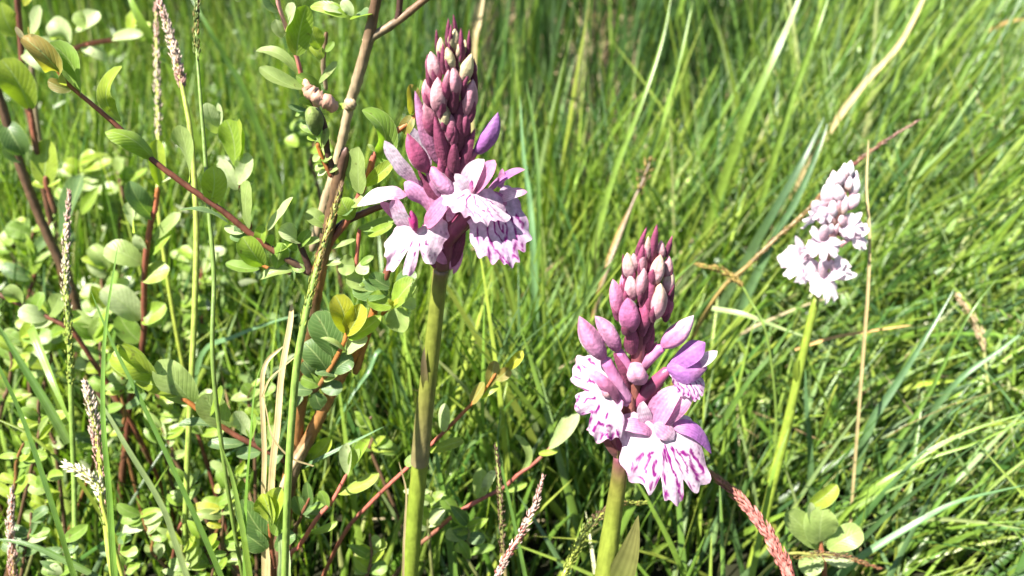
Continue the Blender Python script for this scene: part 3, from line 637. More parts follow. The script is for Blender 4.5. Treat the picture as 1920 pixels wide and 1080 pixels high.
def leaf(parent, F, b, t, w, tone='g', bend=None, n=None, fold=None, curl=None, name='leaf', prof=None):
    c0, c1 = (np.array(c) * random.uniform(.88, 1.14) for c in LT[tone])
    b3 = tuple(b) + ((0,) if len(b) == 2 else ()); t3 = tuple(t) + ((0,) if len(t) == 2 else ())
    L = math.hypot(b3[0] - t3[0], b3[1] - t3[1])
    if bend is None:
        nx, ny = -(t3[1] - b3[1]) / (L + .01), (t3[0] - b3[0]) / (L + .01); q = random.uniform(-.08, .08) * L
        bend = (nx * q, ny * q, random.uniform(.02, .16) * L)
    if len(t) == 2: t3 = (t3[0], t3[1], random.uniform(-.2, .35) * L)
    m = tuple(0.5 * (np.array(b3) + np.array(t3)) + np.array(bend))
    n = n or (random.uniform(-.45, .35), random.uniform(.1, .7), 1)
    mb = MB()
    petal(mb, F(b3), F(m), F(t3), w * F.px(b3[1]), cam_dir(n), grad(c0, c1), prof or random.choice(('leaf', 'ovate', 'leaf')), (random.uniform(.05, .5) if fold is None else fold),
          random.uniform(.02, .09), nu=13, nv=9, curl=(random.uniform(-.10, .08) if curl is None else curl), twist=random.uniform(-.35, .35))
    return mb.build(name, M_LEAF, parent)

RB = np.array((.165, .055, .03)); BR = np.array((.075, .042, .022)); OR = np.array((.26, .095, .022)); TAN = np.array((.27, .20, .12)); DK = np.array((.045, .022, .016)); RP = np.array((.30, .085, .06)); OB = np.array((.20, .095, .03))

def branch(parent, F, pts, r, cols, name='branch', lump=.05, n=None):
    mb = MB(); tube(mb, [F(p) for p in pts], [q * F.px(p[1]) for q, p in zip(np.interp(np.linspace(0, 1, len(pts)), np.linspace(0, 1, len(r)), r), pts)], cols, 9, n or 8 * len(pts), lump)
    return mb.build(name, M_BARK, parent)

def many(parent, F, rows):
    for r in rows:
        leaf(parent, F, r[0], r[1], r[2], r[3], **(r[4] if len(r) > 4 else {}))

def main_willow():
    F = Frame(0.275, 420, 1.0e-4)
    B = Frame(0.315, 300, 1.0e-4)
    main = [(528, 1010, 0), (538, 940, 0), (549, 850, 0), (561, 760, 0), (573, 660, 0), (585, 580, 0), (597, 520, 0), (608, 460, 0), (622, 400, 0), (634, 340, 0), (650, 276, 0)]
    pts = to_ground([F(p) for p in main])
    root = thing('willow_shrub', 'low willow shrub with brown woody stems and rounded leaves, beside the tallest orchid', 'shrub', pts[0])
    mb = MB(); px = F.px(600)
    tube(mb, pts, [17 * px, 16 * px, 15 * px, 15 * px, 15 * px, 14.5 * px, 14 * px, 13 * px, 12 * px, 11 * px, 10 * px, 8 * px], [DK, BR * 1.3, OB * .9, OB, OB * 1.1, OB * .8, BR * 1.3, OB, BR * 1.2, BR, BR, DK * 1.6], 12, 90, .06)
    mb.build('stem', M_BARK, root)
    # grey dead stem behind
    branch(root, B, [(585, 470), (600, 415), (612, 372), (626, 328), (642, 262), (656, 196), (667, 160), (690, 76), (705, 0), (712, -40)], [8, 10, 9, 11, 9], [TAN * .6, TAN * .9, TAN, TAN, TAN * .9, BR * 1.5, DK], 'stem', .05, 70)
    branch(root, B, [(684, 82), (700, 68), (742, 42), (800, -4), (830, -30)], [9, 8, 7, 6], [TAN * 1.1, TAN * .6, BR * 1.6, BR * 1.5]); branch(root, B, [(744, 40), (748, 20), (752, -20)], [6, 6], [DK, DK * 1.2])
    branch(root, B, [(650, 202, 4), (657, 195, 8), (666, 190, 4)], [7, 13, 7], [TAN, TAN * 1.1, TAN], 'node', .12)
    # long branch reaching up left
    branch(root, F, [(584, 514), (545, 490), (505, 464), (462, 432), (415, 394), (352, 350), (286, 300), (228, 244), (178, 200), (128, 158), (104, 128)], [7, 6.5, 6, 6, 5.5, 5, 4, 3], [DK * 1.3, BR, RB * .7, RB * .6, RB * .55, RB * .6, RB * .6, RB * 1.2, OR * .9, OR])
    branch(root, F, [(584, 512), (572, 482), (560, 452)], [7, 6, 5], [DK, DK, DK * 1.2], 'twig'); branch(root, F, [(546, 512), (512, 506), (488, 496)], [4, 3.5, 3], [RB, OR, OR], 'twig')
    many(root, F, [((128, 160), (43, 72), 40, 'o', dict(fold=.6, n=(-.2, .5, 1))), ((150, 184), (93, 80), 46, 'g', dict(fold=.2, bend=(14, -8, -4))), ((134, 168), (88, 152), 26, 'o', dict(n=(.2, -.4, 1))), ((56, 88), (30, 50), 12, 'k'), ((62, 84), (54, 50), 12, 'o'),
        ((226, 228), (226, 124), 32, 'v', dict(bend=(-28, 2, 4), fold=.3)), ((287, 298), (196, 244), 40, 'b', dict(bend=(4, -12, 4), fold=-.5)), ((356, 338), (338, 234), 56, 'p', dict(fold=.12, n=(-.35, .5, 1))), ((394, 380), (399, 312), 46, 'v', dict(fold=.1, n=(.2, -.2, 1))),
        ((428, 418), (336, 390), 22, 'n', dict(bend=(4, -8, 0), n=(.1, 1, .5))), ((466, 428), (468, 340), 40, 'p', dict(n=(-.3, .4, 1))), ((458, 434), (420, 424), 17, 'w'), ((501, 430), (548, 370), 30, 'w', dict(n=(-.6, .5, 1))), ((488, 456), (497, 424), 24, 'b'), ((470, 450), (430, 442), 24, 'n'),
        ((492, 498, 8), (455, 444, 22), 44, 'b', dict(fold=.5)), ((486, 504, 10), (424, 490, 18), 25, 'g', dict(n=(0, .6, 1))), ((518, 504, 6), (530, 456, 12), 32, 'g', dict(fold=-.6)), ((547, 508), (485, 522), 22, 'p'), ((562, 456), (526, 424), 36, 'w', dict(n=(-.2, .8, 1))), ((560, 462), (582, 432), 22, 'g'),
        ((564, 462), (600, 448), 16, 'p'), ((556, 470), (538, 440), 20, 'g'), ((548, 500), (572, 506), 18, 'g'), ((552, 506), (550, 530), 14, 'd'), ((500, 470), (512, 440), 16, 'g'), ((512, 474), (548, 452), 20, 'b'), ((440, 424), (452, 446), 14, 'n')])
    # a sprig behind with soft pale leaves
    branch(root, B, [(470, 430, -20), (456, 376, -16), (444, 318, -10)], [4, 4, 3], [RB, RP, RP], 'twig')
    many(root, B, [((440, 312), (424, 226), 50, 'b', dict(fold=.15)), ((446, 306), (446, 224), 30, 'v'), ((408, 250), (388, 194), 32, 'w'), ((446, 342), (464, 286), 36, 'w'), ((444, 356), (414, 300), 28, 'w'), ((452, 340), (474, 324), 34, 'n'), ((446, 344), (476, 340), 18, 'w'), ((410, 246), (410, 194), 14, 'w')])
    # upper sprig with the withered leaf and the green bud
    branch(root, F, [(632, 342), (614, 284), (608, 232), (586, 190), (570, 160), (558, 112), (540, 60), (524, 14), (516, -30)], [6, 6, 5, 4.5, 4.5, 4, 4, 4], [DK, DK, DK * 1.4, BR, RP, RP + .1, RP + .12, RP + .12])
    branch(root, F, [(622, 332), (606, 300), (594, 266)], [5, 4.5, 4], [RB, OR, OR], 'twig')
    many(root, F, [((556, 104, 8), (576, 8, 8), 46, 'b', dict(fold=.12, n=(.3, .1, 1), bend=(-4, 0, 0))), ((538, 60), (552, 6), 30, 'w'), ((530, 70), (516, 36), 26, 'w'), ((524, 20), (502, -10), 32, 'n'), ((557, 136), (479, 90), 24, 'p', dict(bend=(6, -12, 0))), ((569, 168), (488, 128), 32, 'p', dict(n=(-.1, .7, 1))),
        ((598, 156), (632, 116), 16, 'p'), ((600, 172), (556, 142), 28, 'g', dict(fold=.5)), ((600, 250), (561, 230), 19, 'g'), ((602, 280), (614, 240), 17, 'p'), ((592, 202), (562, 187), 16, 'b'), ((576, 206), (540, 198), 18, 'n'), ((584, 218), (552, 214), 14, 'g'), ((628, 208), (648, 198), 14, 'b'),
        ((600, 290), (586, 302), 14, 'p'), ((606, 300), (622, 290), 18, 'p'), ((606, 310), (590, 316), 14, 'p'), ((612, 318), (596, 328), 14, 'w'), ((616, 322), (634, 312), 16, 'p'), ((603, 296), (616, 304), 14, 'g'), ((594, 262), (576, 256), 12, 'b')])
    q_bud(F, root, (595, 254, 10), (583, 200, 14), 19, [np.array(c) for c in ((.09, .16, .03), (.15, .22, .05), (.18, .24, .06))], name='leaf_bud', seam=.14, tip_round=.5)
    mb = MB(); tube(mb, [F(p) for p in ((571, 148, 12), (580, 170, 18), (598, 184, 20), (616, 192, 18), (629, 206, 12))], [q * F.px(180) for q in (4, 12, 14, 14, 8)], [np.array((.40, .22, .15)), np.array((.42, .24, .17)), np.array((.36, .19, .13))], 10, 26, .16); mb.build('withered_leaf', M_BARK, root)
    branch(root, B, [(612, 60, -20), (606, 120, -20), (612, 170, -24)], [4, 5, 4], [BR * 1.6, TAN * .7, TAN * .6], 'twig')
    many(root, B, [((650, 30), (580, 10), 28, 'b'), ((702, 26), (660, 38), 40, 'n', dict(n=(0, .9, .7))), ((642, 24), (606, 16), 18, 'w'), ((600, 90), (580, 50), 34, 'v'), ((604, 110), (580, 88), 26, 'v'), ((610, 96), (626, 78), 14, 'g'), ((660, 30), (640, 2), 22, 'w')])
    # red branch to the right, behind the tall orchid
    branch(root, F, [(598, 540, -10), (616, 462, -8), (650, 414, -6), (688, 334, -8), (704, 288, -10), (740, 250, -20), (776, 222, -26), (790, 190, -30)], [8, 7, 6.5, 6, 5, 4.5], [RB * .7, RB, RB * 1.2, RP, RB, OR * 1.2, OR * 1.2])
    branch(root, F, [(606, 462, -14), (640, 422, -14), (690, 396, -18), (732, 380, -22), (770, 352, -26)], [8, 7, 6, 5], [DK, DK * 1.2, RB * .5, RB * .5, RB * .6], 'twig')
    many(root, F, [((713, 306, -6), (682, 202, 4), 46, 'g', dict(bend=(24, -8, 4), fold=.35)), ((705, 284), (690, 270), 10, 'p'), ((673, 362, 4), (672, 276, 10), 52, 'p', dict(fold=.25, n=(-.3, .4, 1))), ((685, 348, 6), (737, 305, 10), 26, 'v', dict(n=(-.2, -.3, 1))), ((662, 410, 4), (640, 370, 10), 38, 'b', dict(fold=.15)),
        ((612, 424), (576, 396), 30, 'p'), ((771, 214, -30), (772, 158, -26), 30, 'o', dict(n=(.5, .2, 1))), ((774, 216, -28), (754, 250, -20), 28, 'o'), ((780, 200, -30), (790, 150, -34), 26, 'g'), ((621, 466), (666, 448), 11, 'p'), ((606, 494), (640, 494), 13, 'p'), ((640, 400), (664, 388), 30, 'n'), ((655, 384), (690, 372), 26, 'p'),
        ((620, 420), (600, 404), 14, 'g'), ((672, 428), (744, 408), 26, 'g', dict(bend=(0, 6, 0))), ((690, 440), (736, 420), 20, 'b')])
    # dark cluster in front of the stem
    branch(root, F, [(584, 740, 14), (602, 718, 24), (628, 676, 30), (648, 634, 34), (653, 604, 36)], [5, 5, 4.5, 4], [BR, OB, OR * 1.1, OR * 1.3], 'twig')
    many(root, F, [((626, 668, 30), (590, 588, 34), 56, 'd', dict(fold=.12, n=(-.1, .5, 1))), ((614, 696, 28), (569, 642, 32), 46, 'd', dict(fold=.12, n=(-.2, .5, 1))), ((649, 624, 38), (629, 554, 40), 44, 'y', dict(fold=.5, n=(.2, .1, 1))), ((650, 626, 40), (676, 570, 46), 38, 'y', dict(fold=.7)), ((654, 634, 32), (714, 592, 30), 28, 'b', dict(fold=.4)),
        ((649, 662, 34), (688, 631, 36), 36, 'w', dict(n=(-.4, .6, 1))), ((650, 663, 40), (601, 631, 46), 17, 'p', dict(n=(.2, .9, .6))), ((624, 698, 26), (662, 670, 22), 36, 'n'), ((632, 706, 28), (591, 698, 38), 20, 'n', dict(n=(0, .9, .6))), ((599, 722, 26), (565, 708, 30), 28, 'g'), ((586, 733, 24), (553, 730, 28), 28, 'n'),
        ((602, 727, 24), (642, 730, 26), 30, 'n'), ((592, 736, 24), (602, 764, 26), 32, 'd'), ((590, 706, 22), (567, 680, 24), 30, 'n'), ((634, 700, 26), (606, 712, 32), 18, 'p'), ((568, 742, 20), (548, 760, 22), 22, 'd')])
    # cluster under the tall orchid's flowers
    branch(root, F, [(666, 700, -10), (696, 600, -6), (722, 520, -4), (738, 486, -8), (742, 462, -12)], [8, 8, 7, 7, 6], [OB, OR, RB * .8, RB * .7, DK], 'branch')
    branch(root, F, [(716, 590, 0), (730, 576, 10), (738, 570, 18)], [4, 4, 3], [OR, OR, OR], 'twig')
    many(root, F, [((728, 548, 8), (662, 543, 14), 42, 'd', dict(fold=.2)), ((730, 538, 4), (694, 513, 8), 32, 'd'), ((734, 574, 20), (690, 556, 26), 42, 'b', dict(fold=.5)), ((738, 572, 20), (777, 523, 24), 42, 'b', dict(fold=.25, n=(-.2, .4, 1))), ((742, 530, 0), (780, 511, 2), 34, 'd'), ((750, 566, 6), (779, 576, 8), 28, 'w'),
        ((740, 578, 18), (747, 622, 24), 44, 'p', dict(fold=.35, n=(0, .5, 1))), ((737, 572, 28), (750, 562, 30), 10, 'y'), ((738, 574, 28), (728, 562, 32), 10, 'y'), ((665, 498), (634, 494), 40, 'p'), ((668, 500), (692, 500), 34, 'w'), ((650, 530), (692, 524), 32, 'g'), ((676, 496), (700, 480), 14, 'g'), ((700, 540), (650, 520), 30, 'p'),
        ((748, 470, -10), (742, 420, -12), 34, 'd'), ((752, 460, -14), (760, 430, -14), 26, 'g')])
    branch(root, F, [(668, 500, -8), (670, 470, -8), (675, 424, -10)], [4, 4, 4], [RP, RP, RP], 'twig')
    # thick split branch rising to the right from the foot
    branch(root, F, [(526, 1000, 4), (540, 920, 8), (556, 866, 10), (584, 812, 6), (612, 754, 2), (637, 708, 0), (662, 668, -2), (698, 596, -6)], [12, 12, 13, 12, 11, 10, 9], [DK, DK * 1.5, TAN * .6, OB * .8, OB, OB, OR * .8, OR])
    branch(root, F, [(505, 1010, 8), (528, 920, 12), (556, 862, 20), (590, 806, 14)], [4, 7, 6, 4], [TAN * 1.2, TAN * 1.4, TAN * 1.3, OB], 'split_wood')
    # lower left branch
    branch(root, F, [(540, 868, 6), (516, 853, 8), (481, 836, 10), (440, 815, 12), (391, 782, 14), (350, 752, 14), (322, 738, 14)], [6, 6, 5.5, 5, 5, 4.5, 4], [DK * 1.3, RB * .5, RB * .5, RB * .7, OR * .7, OR, OR])
    many(root, F, [((290, 708, 14), (214, 658, 18), 50, 'v', dict(fold=.7, n=(-.2, .3, 1))), ((284, 700, 18), (226, 650, 22), 30, 'v', dict(fold=.8)), ((362, 756, 8), (296, 676, 8), 60, 'p', dict(fold=.1, n=(-.2, .6, 1))), ((332, 740, 20), (256, 714, 26), 36, 'v', dict(fold=.5, n=(0, .7, 1))), ((430, 802, 8), (381, 738, 14), 52, 'p', dict(fold=.1)),
        ((390, 782, 18), (414, 724, 26), 15, 'b'), ((408, 800, 12), (337, 800, 20), 20, 'n', dict(n=(0, .9, .8), bend=(0, -6, 0))), ((457, 831, 12), (391, 832, 18), 24, 'n', dict(n=(0, .8, 1))), ((466, 818, 8), (440, 770, 14), 38, 'w', dict(n=(-.3, .6, 1))), ((468, 822, 10), (478, 776, 16), 24, 'g'), ((488, 846, 10), (444, 850, 16), 24, 'n'),
        ((498, 842, 6), (516, 798, 10), 32, 'p'), ((506, 846, 10), (480, 812, 14), 20, 'n'), ((530, 850, 8), (505, 868, 14), 28, 'n'), ((528, 846, 8), (548, 824, 12), 20, 'd'), ((500, 856, 8), (520, 880, 10), 22, 'n')])
    many(root, F, [((560, 874, -8), (622, 822, -8), 32, 'v', dict(fold=.4, n=(-.2, .5, 1))), ((556, 880, -10), (600, 850, -10), 22, 'v')])
main_willow()

def sprig(label, F, twigs, rows, base=None, group='willow sprigs in the grass'):
    """a low willow shoot: red twig(s) and leaves; the first twig runs root first"""
    pts = to_ground([F(p) for p in twigs[0][0]])
    root = thing('willow_sprig', label, 'willow sprig', pts[0], group)
    for k, (tp, r, cols) in enumerate(twigs):
        mb = MB(); wp = pts if k == 0 else [F(p) for p in tp]
        tube(mb, wp, [q * F.px(tp[0][1]) for q in r], cols, 8, 8 * len(wp), .05); mb.build('twig', M_BARK, root)
    many(root, F, rows)
    return root

sprig('willow sprig with orange red twig and bronze tip leaves, crossing behind the tall orchid stem', Frame(.315, 860, 1e-4), [([(640, 1010), (697, 941), (778, 864), (823, 819), (868, 774), (905, 736), (930, 700)], [4, 4, 3.6, 3.2, 2.6], [RB, RB, RP * .8, RP * .9, OR, OR])],
    [((949, 693), (979, 658), 20, 'y', dict(fold=.6)), ((917, 726), (929, 677), 26, 'o'), ((930, 712), (955, 690), 24, 'o'), ((908, 717), (880, 756), 26, 'o'), ((829, 808), (831, 758), 28, 'w', dict(n=(-.5, .3, 1))), ((807, 848), (869, 827), 22, 'v'), ((900, 745), (935, 724), 16, 'v'), ((790, 850), (760, 872), 20, 'g')])
sprig('willow sprig with pinkish brown twig and a cream leaf, left of the middle orchid', Frame(.335, 900, 1e-4), [([(770, 1040), (819, 994), (851, 966), (900, 937), (945, 913), (974, 888), (1000, 870), (1040, 832), (1058, 808)], [4, 4, 4, 3.4, 2.8], [BR, BR * 1.5, RP * .8, RP * .7, RP * .6, TAN])],
    [((1030, 840), (1082, 776), 28, 'w', dict(fold=.6)), ((1036, 834), (1062, 780), 22, 'w'), ((896, 933), (900, 880), 30, 'p'), ((974, 888), (966, 815), 14, 'p', dict(bend=(22, 0, 0))), ((945, 921), (988, 905), 14, 'b'), ((1010, 850), (1046, 846), 12, 'v'), ((860, 960), (830, 930), 26, 'g'), ((905, 930), (925, 884), 20, 'w')])
sprig('willow sprig with a white leaf on pink twig, right of the shrub foot', Frame(.30, 900, 1e-4), [([(540, 1050), (561, 1024), (595, 971), (623, 939), (651, 888)], [4.5, 4.2, 4, 3.4], [RP * .7, RP * .8, RP, RP])],
    [((651, 890), (651, 830), 30, 'w', dict(fold=.8, n=(-.5, .2, 1))), ((656, 880), (668, 836), 20, 'p'), ((632, 925), (706, 888), 24, 'v', dict(n=(-.1, .6, 1))), ((581, 999), (632, 978), 14, 'b'), ((664, 870), (690, 824), 26, 'b', dict(fold=.9)), ((612, 950), (600, 920), 24, 'g')])
sprig('willow sprig with four yellow green top leaves, at the foot of the shrub', Frame(.30, 980, 1e-4), [([(514, 1100), (513, 1060), (507, 1010), (505, 978)], [6, 5, 4], [RB * .6, RB * .7, RB, OR])],
    [((507, 978, 10), (489, 928, 14), 48, 'v', dict(fold=.5)), ((510, 974, 4), (525, 914, 4), 44, 'v', dict(fold=.5)), ((505, 1014, 6), (455, 938, 8), 46, 'd', dict(n=(-.1, .6, 1))), ((515, 1004, 4), (537, 944, 6), 38, 'g', dict(fold=.4)), ((500, 1030, 10), (460, 1000, 16), 40, 'd'), ((516, 1030, 10), (552, 1000, 14), 30, 'd')])
sprig('willow sprig with small dark bluish leaves, between shrub foot and white leaf', Frame(.31, 950, 1e-4), [([(548, 1010), (562, 975), (570, 955), (582, 930)], [4, 3.5, 3], [BR, BR, RB])],
    [((567, 962), (620, 951), 24, 'n'), ((580, 950), (574, 906), 20, 'd'), ((580, 950), (612, 928), 24, 'g'), ((566, 966), (552, 930), 26, 'd'), ((570, 960), (596, 966), 18, 'd')])
sprig('pale grey green willow sprig with large round leaves, at the bottom right', Frame(.345, 1000, 1e-4), [([(1546, 1090), (1545, 1060), (1540, 1030), (1538, 1008)], [5, 5, 4], [RB, RB, RP, OB])],
    [((1533, 1030), (1471, 958), 46, 'p', dict(n=(-.4, .3, 1), fold=.1)), ((1537, 1016, 10), (1546, 950, 16), 62, 'p', dict(fold=.15, n=(-.1, .5, 1))), ((1553, 1030, 6), (1618, 994, 10), 46, 'p', dict(fold=.2, n=(.2, .6, 1))), ((1520, 948), (1568, 908), 32, 'v', dict(fold=.6)), ((1538, 1040, 10), (1506, 1074, 16), 42, 'p'), ((1545, 1046, 10), (1600, 1040, 14), 36, 'w'), ((1530, 1000), (1518, 940), 20, 'w')])
sprig('dark brown twig with bright lime leaves, nearest the left edge', Frame(.40, 300, 1.1e-4), [([(150, 600), (130, 530), (104, 474), (70, 396), (34, 300), (4, 200), (-20, 130)], [9, 8.5, 8, 8, 7], [DK * 1.4, BR, BR, BR * 1.2, BR]), ([(104, 400), (88, 350), (86, 330)], [5, 5, 4], [BR, RB, RB]), ([(70, 290), (62, 240), (56, 200)], [5, 5, 4], [BR, RB, RB])],
    [((56, 206), (2, 112), 60, 'v', dict(fold=.2)), ((82, 346), (94, 262), 50, 'v', dict(fold=.2)), ((115, 450), (142, 330), 48, 'n', dict(n=(-.3, .3, 1))), ((84, 350), (64, 340), 20, 'v'), ((90, 346), (112, 336), 20, 'v'), ((10, 230), (44, 290), 44, 'd'), ((40, 300), (10, 270), 30, 'd')])
sprig('reddish twig with bright lime leaves in the top left corner', Frame(.42, 100, 1.1e-4), [([(60, 240), (44, 160), (40, 90), (36, 40), (30, -30)], [6, 5.5, 5], [BR, RB * .6, RB * .6, RB * .5])],
    [((28, 66), (2, 4), 46, 'v', dict(fold=.2)), ((58, 76), (76, 10), 34, 'w'), ((44, 10), (56, -20), 20, 'y'), ((40, 100), (100, 130), 34, 'w'), ((44, 130), (20, 150), 30, 'n')])
sprig('blurred grey leaved willow sprig lying along the top left', Frame(.47, 80, 1.1e-4), [([(60, 120), (100, 108), (160, 84), (215, 74), (260, 66)], [4, 5, 5, 4], [TAN * .6, TAN * .7, RP, RP])],
    [((130, 80), (92, 40), 44, 'w'), ((140, 60), (182, 20), 40, 'w'), ((172, 50), (140, 24), 36, 'p'), ((150, 86), (202, 112), 24, 'w'), ((210, 72), (282, 44), 34, 'v'), ((206, 74), (268, 66), 22, 'w'), ((120, 96), (78, 70), 22, 'w'), ((245, 60), (255, 20), 24, 'v')])
sprig('willow sprig with pale drooping leaves on a red twig, left of the long branch', Frame(.365, 480, 1.1e-4), [([(235, 840), (243, 760), (268, 640), (270, 560), (272, 494), (284, 411), (291, 392), (296, 350)], [7, 6, 5, 5, 4], [BR, RB * .6, RB * .5, RB * .7, RB, RP, OR])],
    [((299, 348), (296, 262), 30, 'v', dict(fold=.5)), ((302, 340), (324, 326), 16, 'w'), ((253, 436), (243, 378), 30, 'w', dict(fold=.5)), ((287, 408), (243, 340), 40, 'n'), ((287, 450), (334, 398), 24, 'p'), ((287, 476), (323, 434), 22, 'b'), ((266, 494), (197, 462), 50, 'p'), ((263, 522), (316, 502), 42, 'v'), ((270, 470), (254, 440), 24, 'w'), ((262, 600), (190, 542), 56, 'w'), ((266, 600), (310, 570), 40, 'b'),
     ((262, 640), (224, 590), 40, 'g'), ((270, 590), (300, 610), 30, 'p'), ((250, 720), (290, 690), 36, 'g')])
sprig('thin red twig with pale leaves entering from the left edge', Frame(.36, 580, 1.1e-4), [([(150, 640), (122, 612), (70, 585), (20, 562), (-30, 540)], [4, 4.5, 4.5, 5], [RB, RB * .6, RB * .6, BR])],
    [((90, 596), (36, 580), 34, 'w'), ((100, 600), (60, 606), 30, 'w'), ((92, 592), (112, 550), 32, 'p'), ((40, 570), (8, 540), 30, 'p'), ((122, 612), (150, 590), 30, 'b'), ((66, 582), (80, 548), 26, 'g')])
LOWER = [
 ('lime leaved willow sprig beside the pink grass plumes, lower left', .36, (66, 880), (80, 720), 'vbgp'), ('pale leaved willow sprig below the folded lime leaf of the shrub', .38, (232, 850), (236, 700), 'gpvn'),
 ('willow sprig on an orange twig at the lower left edge', .34, (20, 960), (42, 830), 'vgbw'), ('willow sprig with a pink stalk between the two leftmost plumes', .37, (100, 860), (88, 760), 'vgpb'),
 ('round leaved willow sprig under the lower left branch of the shrub', .345, (330, 1030), (352, 900), 'vpbg'), ('willow sprig with yellow leaf, left of the shrub foot', .335, (430, 1060), (410, 940), 'ygpb'),
 ('willow sprig with dark leaves and red twig in the bottom left corner', .34, (40, 1090), (60, 960), 'ndgw'), ('willow sprig with red lying twig right of the white grass tuft', .35, (300, 1060), (260, 960), 'wpgb'),
 ('dense green willow sprig behind the white grass tuft', .385, (170, 900), (190, 770), 'gbdv'), ('pale willow sprig low between the plume and the dark blade', .375, (330, 880), (300, 800), 'pgwb'),
 ('blurred willow sprig with rounded leaves far behind the leftmost plume', .47, (60, 560), (60, 430), 'gpbn'), ('blurred willow sprig with whitish leaves behind the long branch', .46, (190, 620), (200, 500), 'wpgv'),
 ('blurred green willow sprig behind the pink stalked plume', .48, (340, 640), (340, 540), 'gvpb'), ('upright green willow sprig at the bottom, right of the shrub foot', .335, (690, 1085), (700, 1000), 'gbpv'),
 ('green willow sprig beside the pale round leaves, bottom left centre', .335, (400, 1090), (380, 1000), 'gvbd'), ('leafy willow sprig between the tall stalk and the lower branch', .37, (420, 960), (440, 880), 'gpvb'),
 ('willow sprig with bronze leaves at the left edge, halfway down', .40, (10, 760), (24, 650), 'ogvb'), ('small willow sprig behind the thin upright blade, left', .40, (215, 760), (180, 640), 'pvgb')]
LOWER += [
 ('blurred pale willow sprig under the top left orange leaf', .50, (150, 420), (150, 300), 'gvpb'), ('far willow sprig below the upright lime leaf of the long branch', .52, (230, 430), (220, 320), 'bgpv'),
 ('far blurred willow sprig beside the dark brown twig', .50, (40, 520), (20, 420), 'vgbp'), ('far pale willow sprig between the two tall stalks', .50, (370, 560), (380, 470), 'gpbw'),
 ('lime willow sprig left of the tall narrow plume, mid height', .42, (90, 700), (84, 590), 'vvbg'), ('pale willow sprig right of the tall narrow plume, mid height', .42, (170, 700), (176, 600), 'wpgb'),
 ('willow sprig just under the entering red twig at the left', .41, (50, 720), (40, 620), 'gbpv'), ('willow sprig low behind the long dark blade', .40, (300, 800), (290, 700), 'gpbv'),
 ('willow sprig with pale leaves under the tall green stalk', .39, (380, 840), (372, 740), 'pwgb'), ('dense leafy willow sprig at the lower left, beside the short plume', .36, (80, 1000), (90, 890), 'gpvb'),
 ('bright willow sprig at the very bottom beneath the long dark blade', .335, (360, 1100), (340, 1020), 'vbgp'), ('dark leaved willow sprig at the very bottom beneath the white tuft', .34, (240, 1100), (220, 1010), 'dgnb'),
 ('grey leaved willow sprig at the bottom between plume and corner', .335, (110, 1100), (120, 1010), 'pgwn'), ('small willow sprig behind the frayed bleached stalk', .36, (480, 800), (470, 720), 'gpbd'),
 ('far willow sprig behind the grey dead stem', .50, (590, 330), (580, 230), 'gbdv'), ('willow sprig low behind the red branch, left of the tall orchid stem', .38, (700, 860), (690, 780), 'gvpb'),
 ('willow sprig with pale leaves close to the tall orchid stem foot', .345, (800, 1000), (806, 920), 'pgwb'), ('small leafy willow sprig right of the tall orchid stem foot', .345, (880, 1060), (876, 980), 'gbdp'),
]
for lab, d, b, t, tones in LOWER:
    F = Frame(d, b[1], 0.7e-4)
    k = 4; tw = [(b[0] + (t[0] - b[0]) * j / k + random.uniform(-8, 8), b[1] + (t[1] - b[1]) * j / k) for j in range(k + 1)]
    rows = []
    for j in range(12):
        f = random.uniform(.1, 1); x = b[0] + (t[0] - b[0]) * f; y = b[1] + (t[1] - b[1]) * f
        a = math.radians(random.choice((-1, 1)) * random.uniform(20, 100)); L = random.uniform(24, 52) * (1.25 if t[1] < 640 else 1)
        rows.append(((x, y), (x + math.sin(a) * L, y - math.cos(a) * L * .9), random.uniform(12, 26) * (1.45 if t[1] < 640 else 1), random.choice(tones), dict(prof=random.choice(('leaf', 'ovate', 'ovate', 'lance', 'round')))))
    c = random.choice((RB * .7, BR * 1.6, BR * 1.3, OB * .7, np.array((.12, .13, .04))))
    sprig(lab, F, [(tw, [3.6, 3.4, 2.6], [c * .7, c, c])], rows)

# ================================================================== GRASS FLOWER HEADS
def spikelet(mb, p, d, L, w, col):
    d = unit(d); a = unit(np.cross(d, (0.21, 0.4, 0.9))); b = np.cross(d, a)
    ring = [p + d * L * .4 + (a * math.cos(q) + b * math.sin(q) * .6) * w for q in (0, math.pi / 2, math.pi, 3 * math.pi / 2)]
    V = [p] + ring + [p + d * L]
    Fc = [(0, 2, 1), (0, 3, 2), (0, 4, 3), (0, 1, 4), (5, 1, 2), (5, 2, 3), (5, 3, 4), (5, 4, 1)]
    A = np.zeros((6, 3)); A[:, 0] = (0, .4, .4, .4, .4, 1); A[:, 1] = (0, .5, -.5, .5, -.5, 0)
    C_ = np.tile(np.asarray(col), (6, 1)); C_[0] *= .7; C_[5] *= 1.15
    mb.add(V, Fc, C_, A)

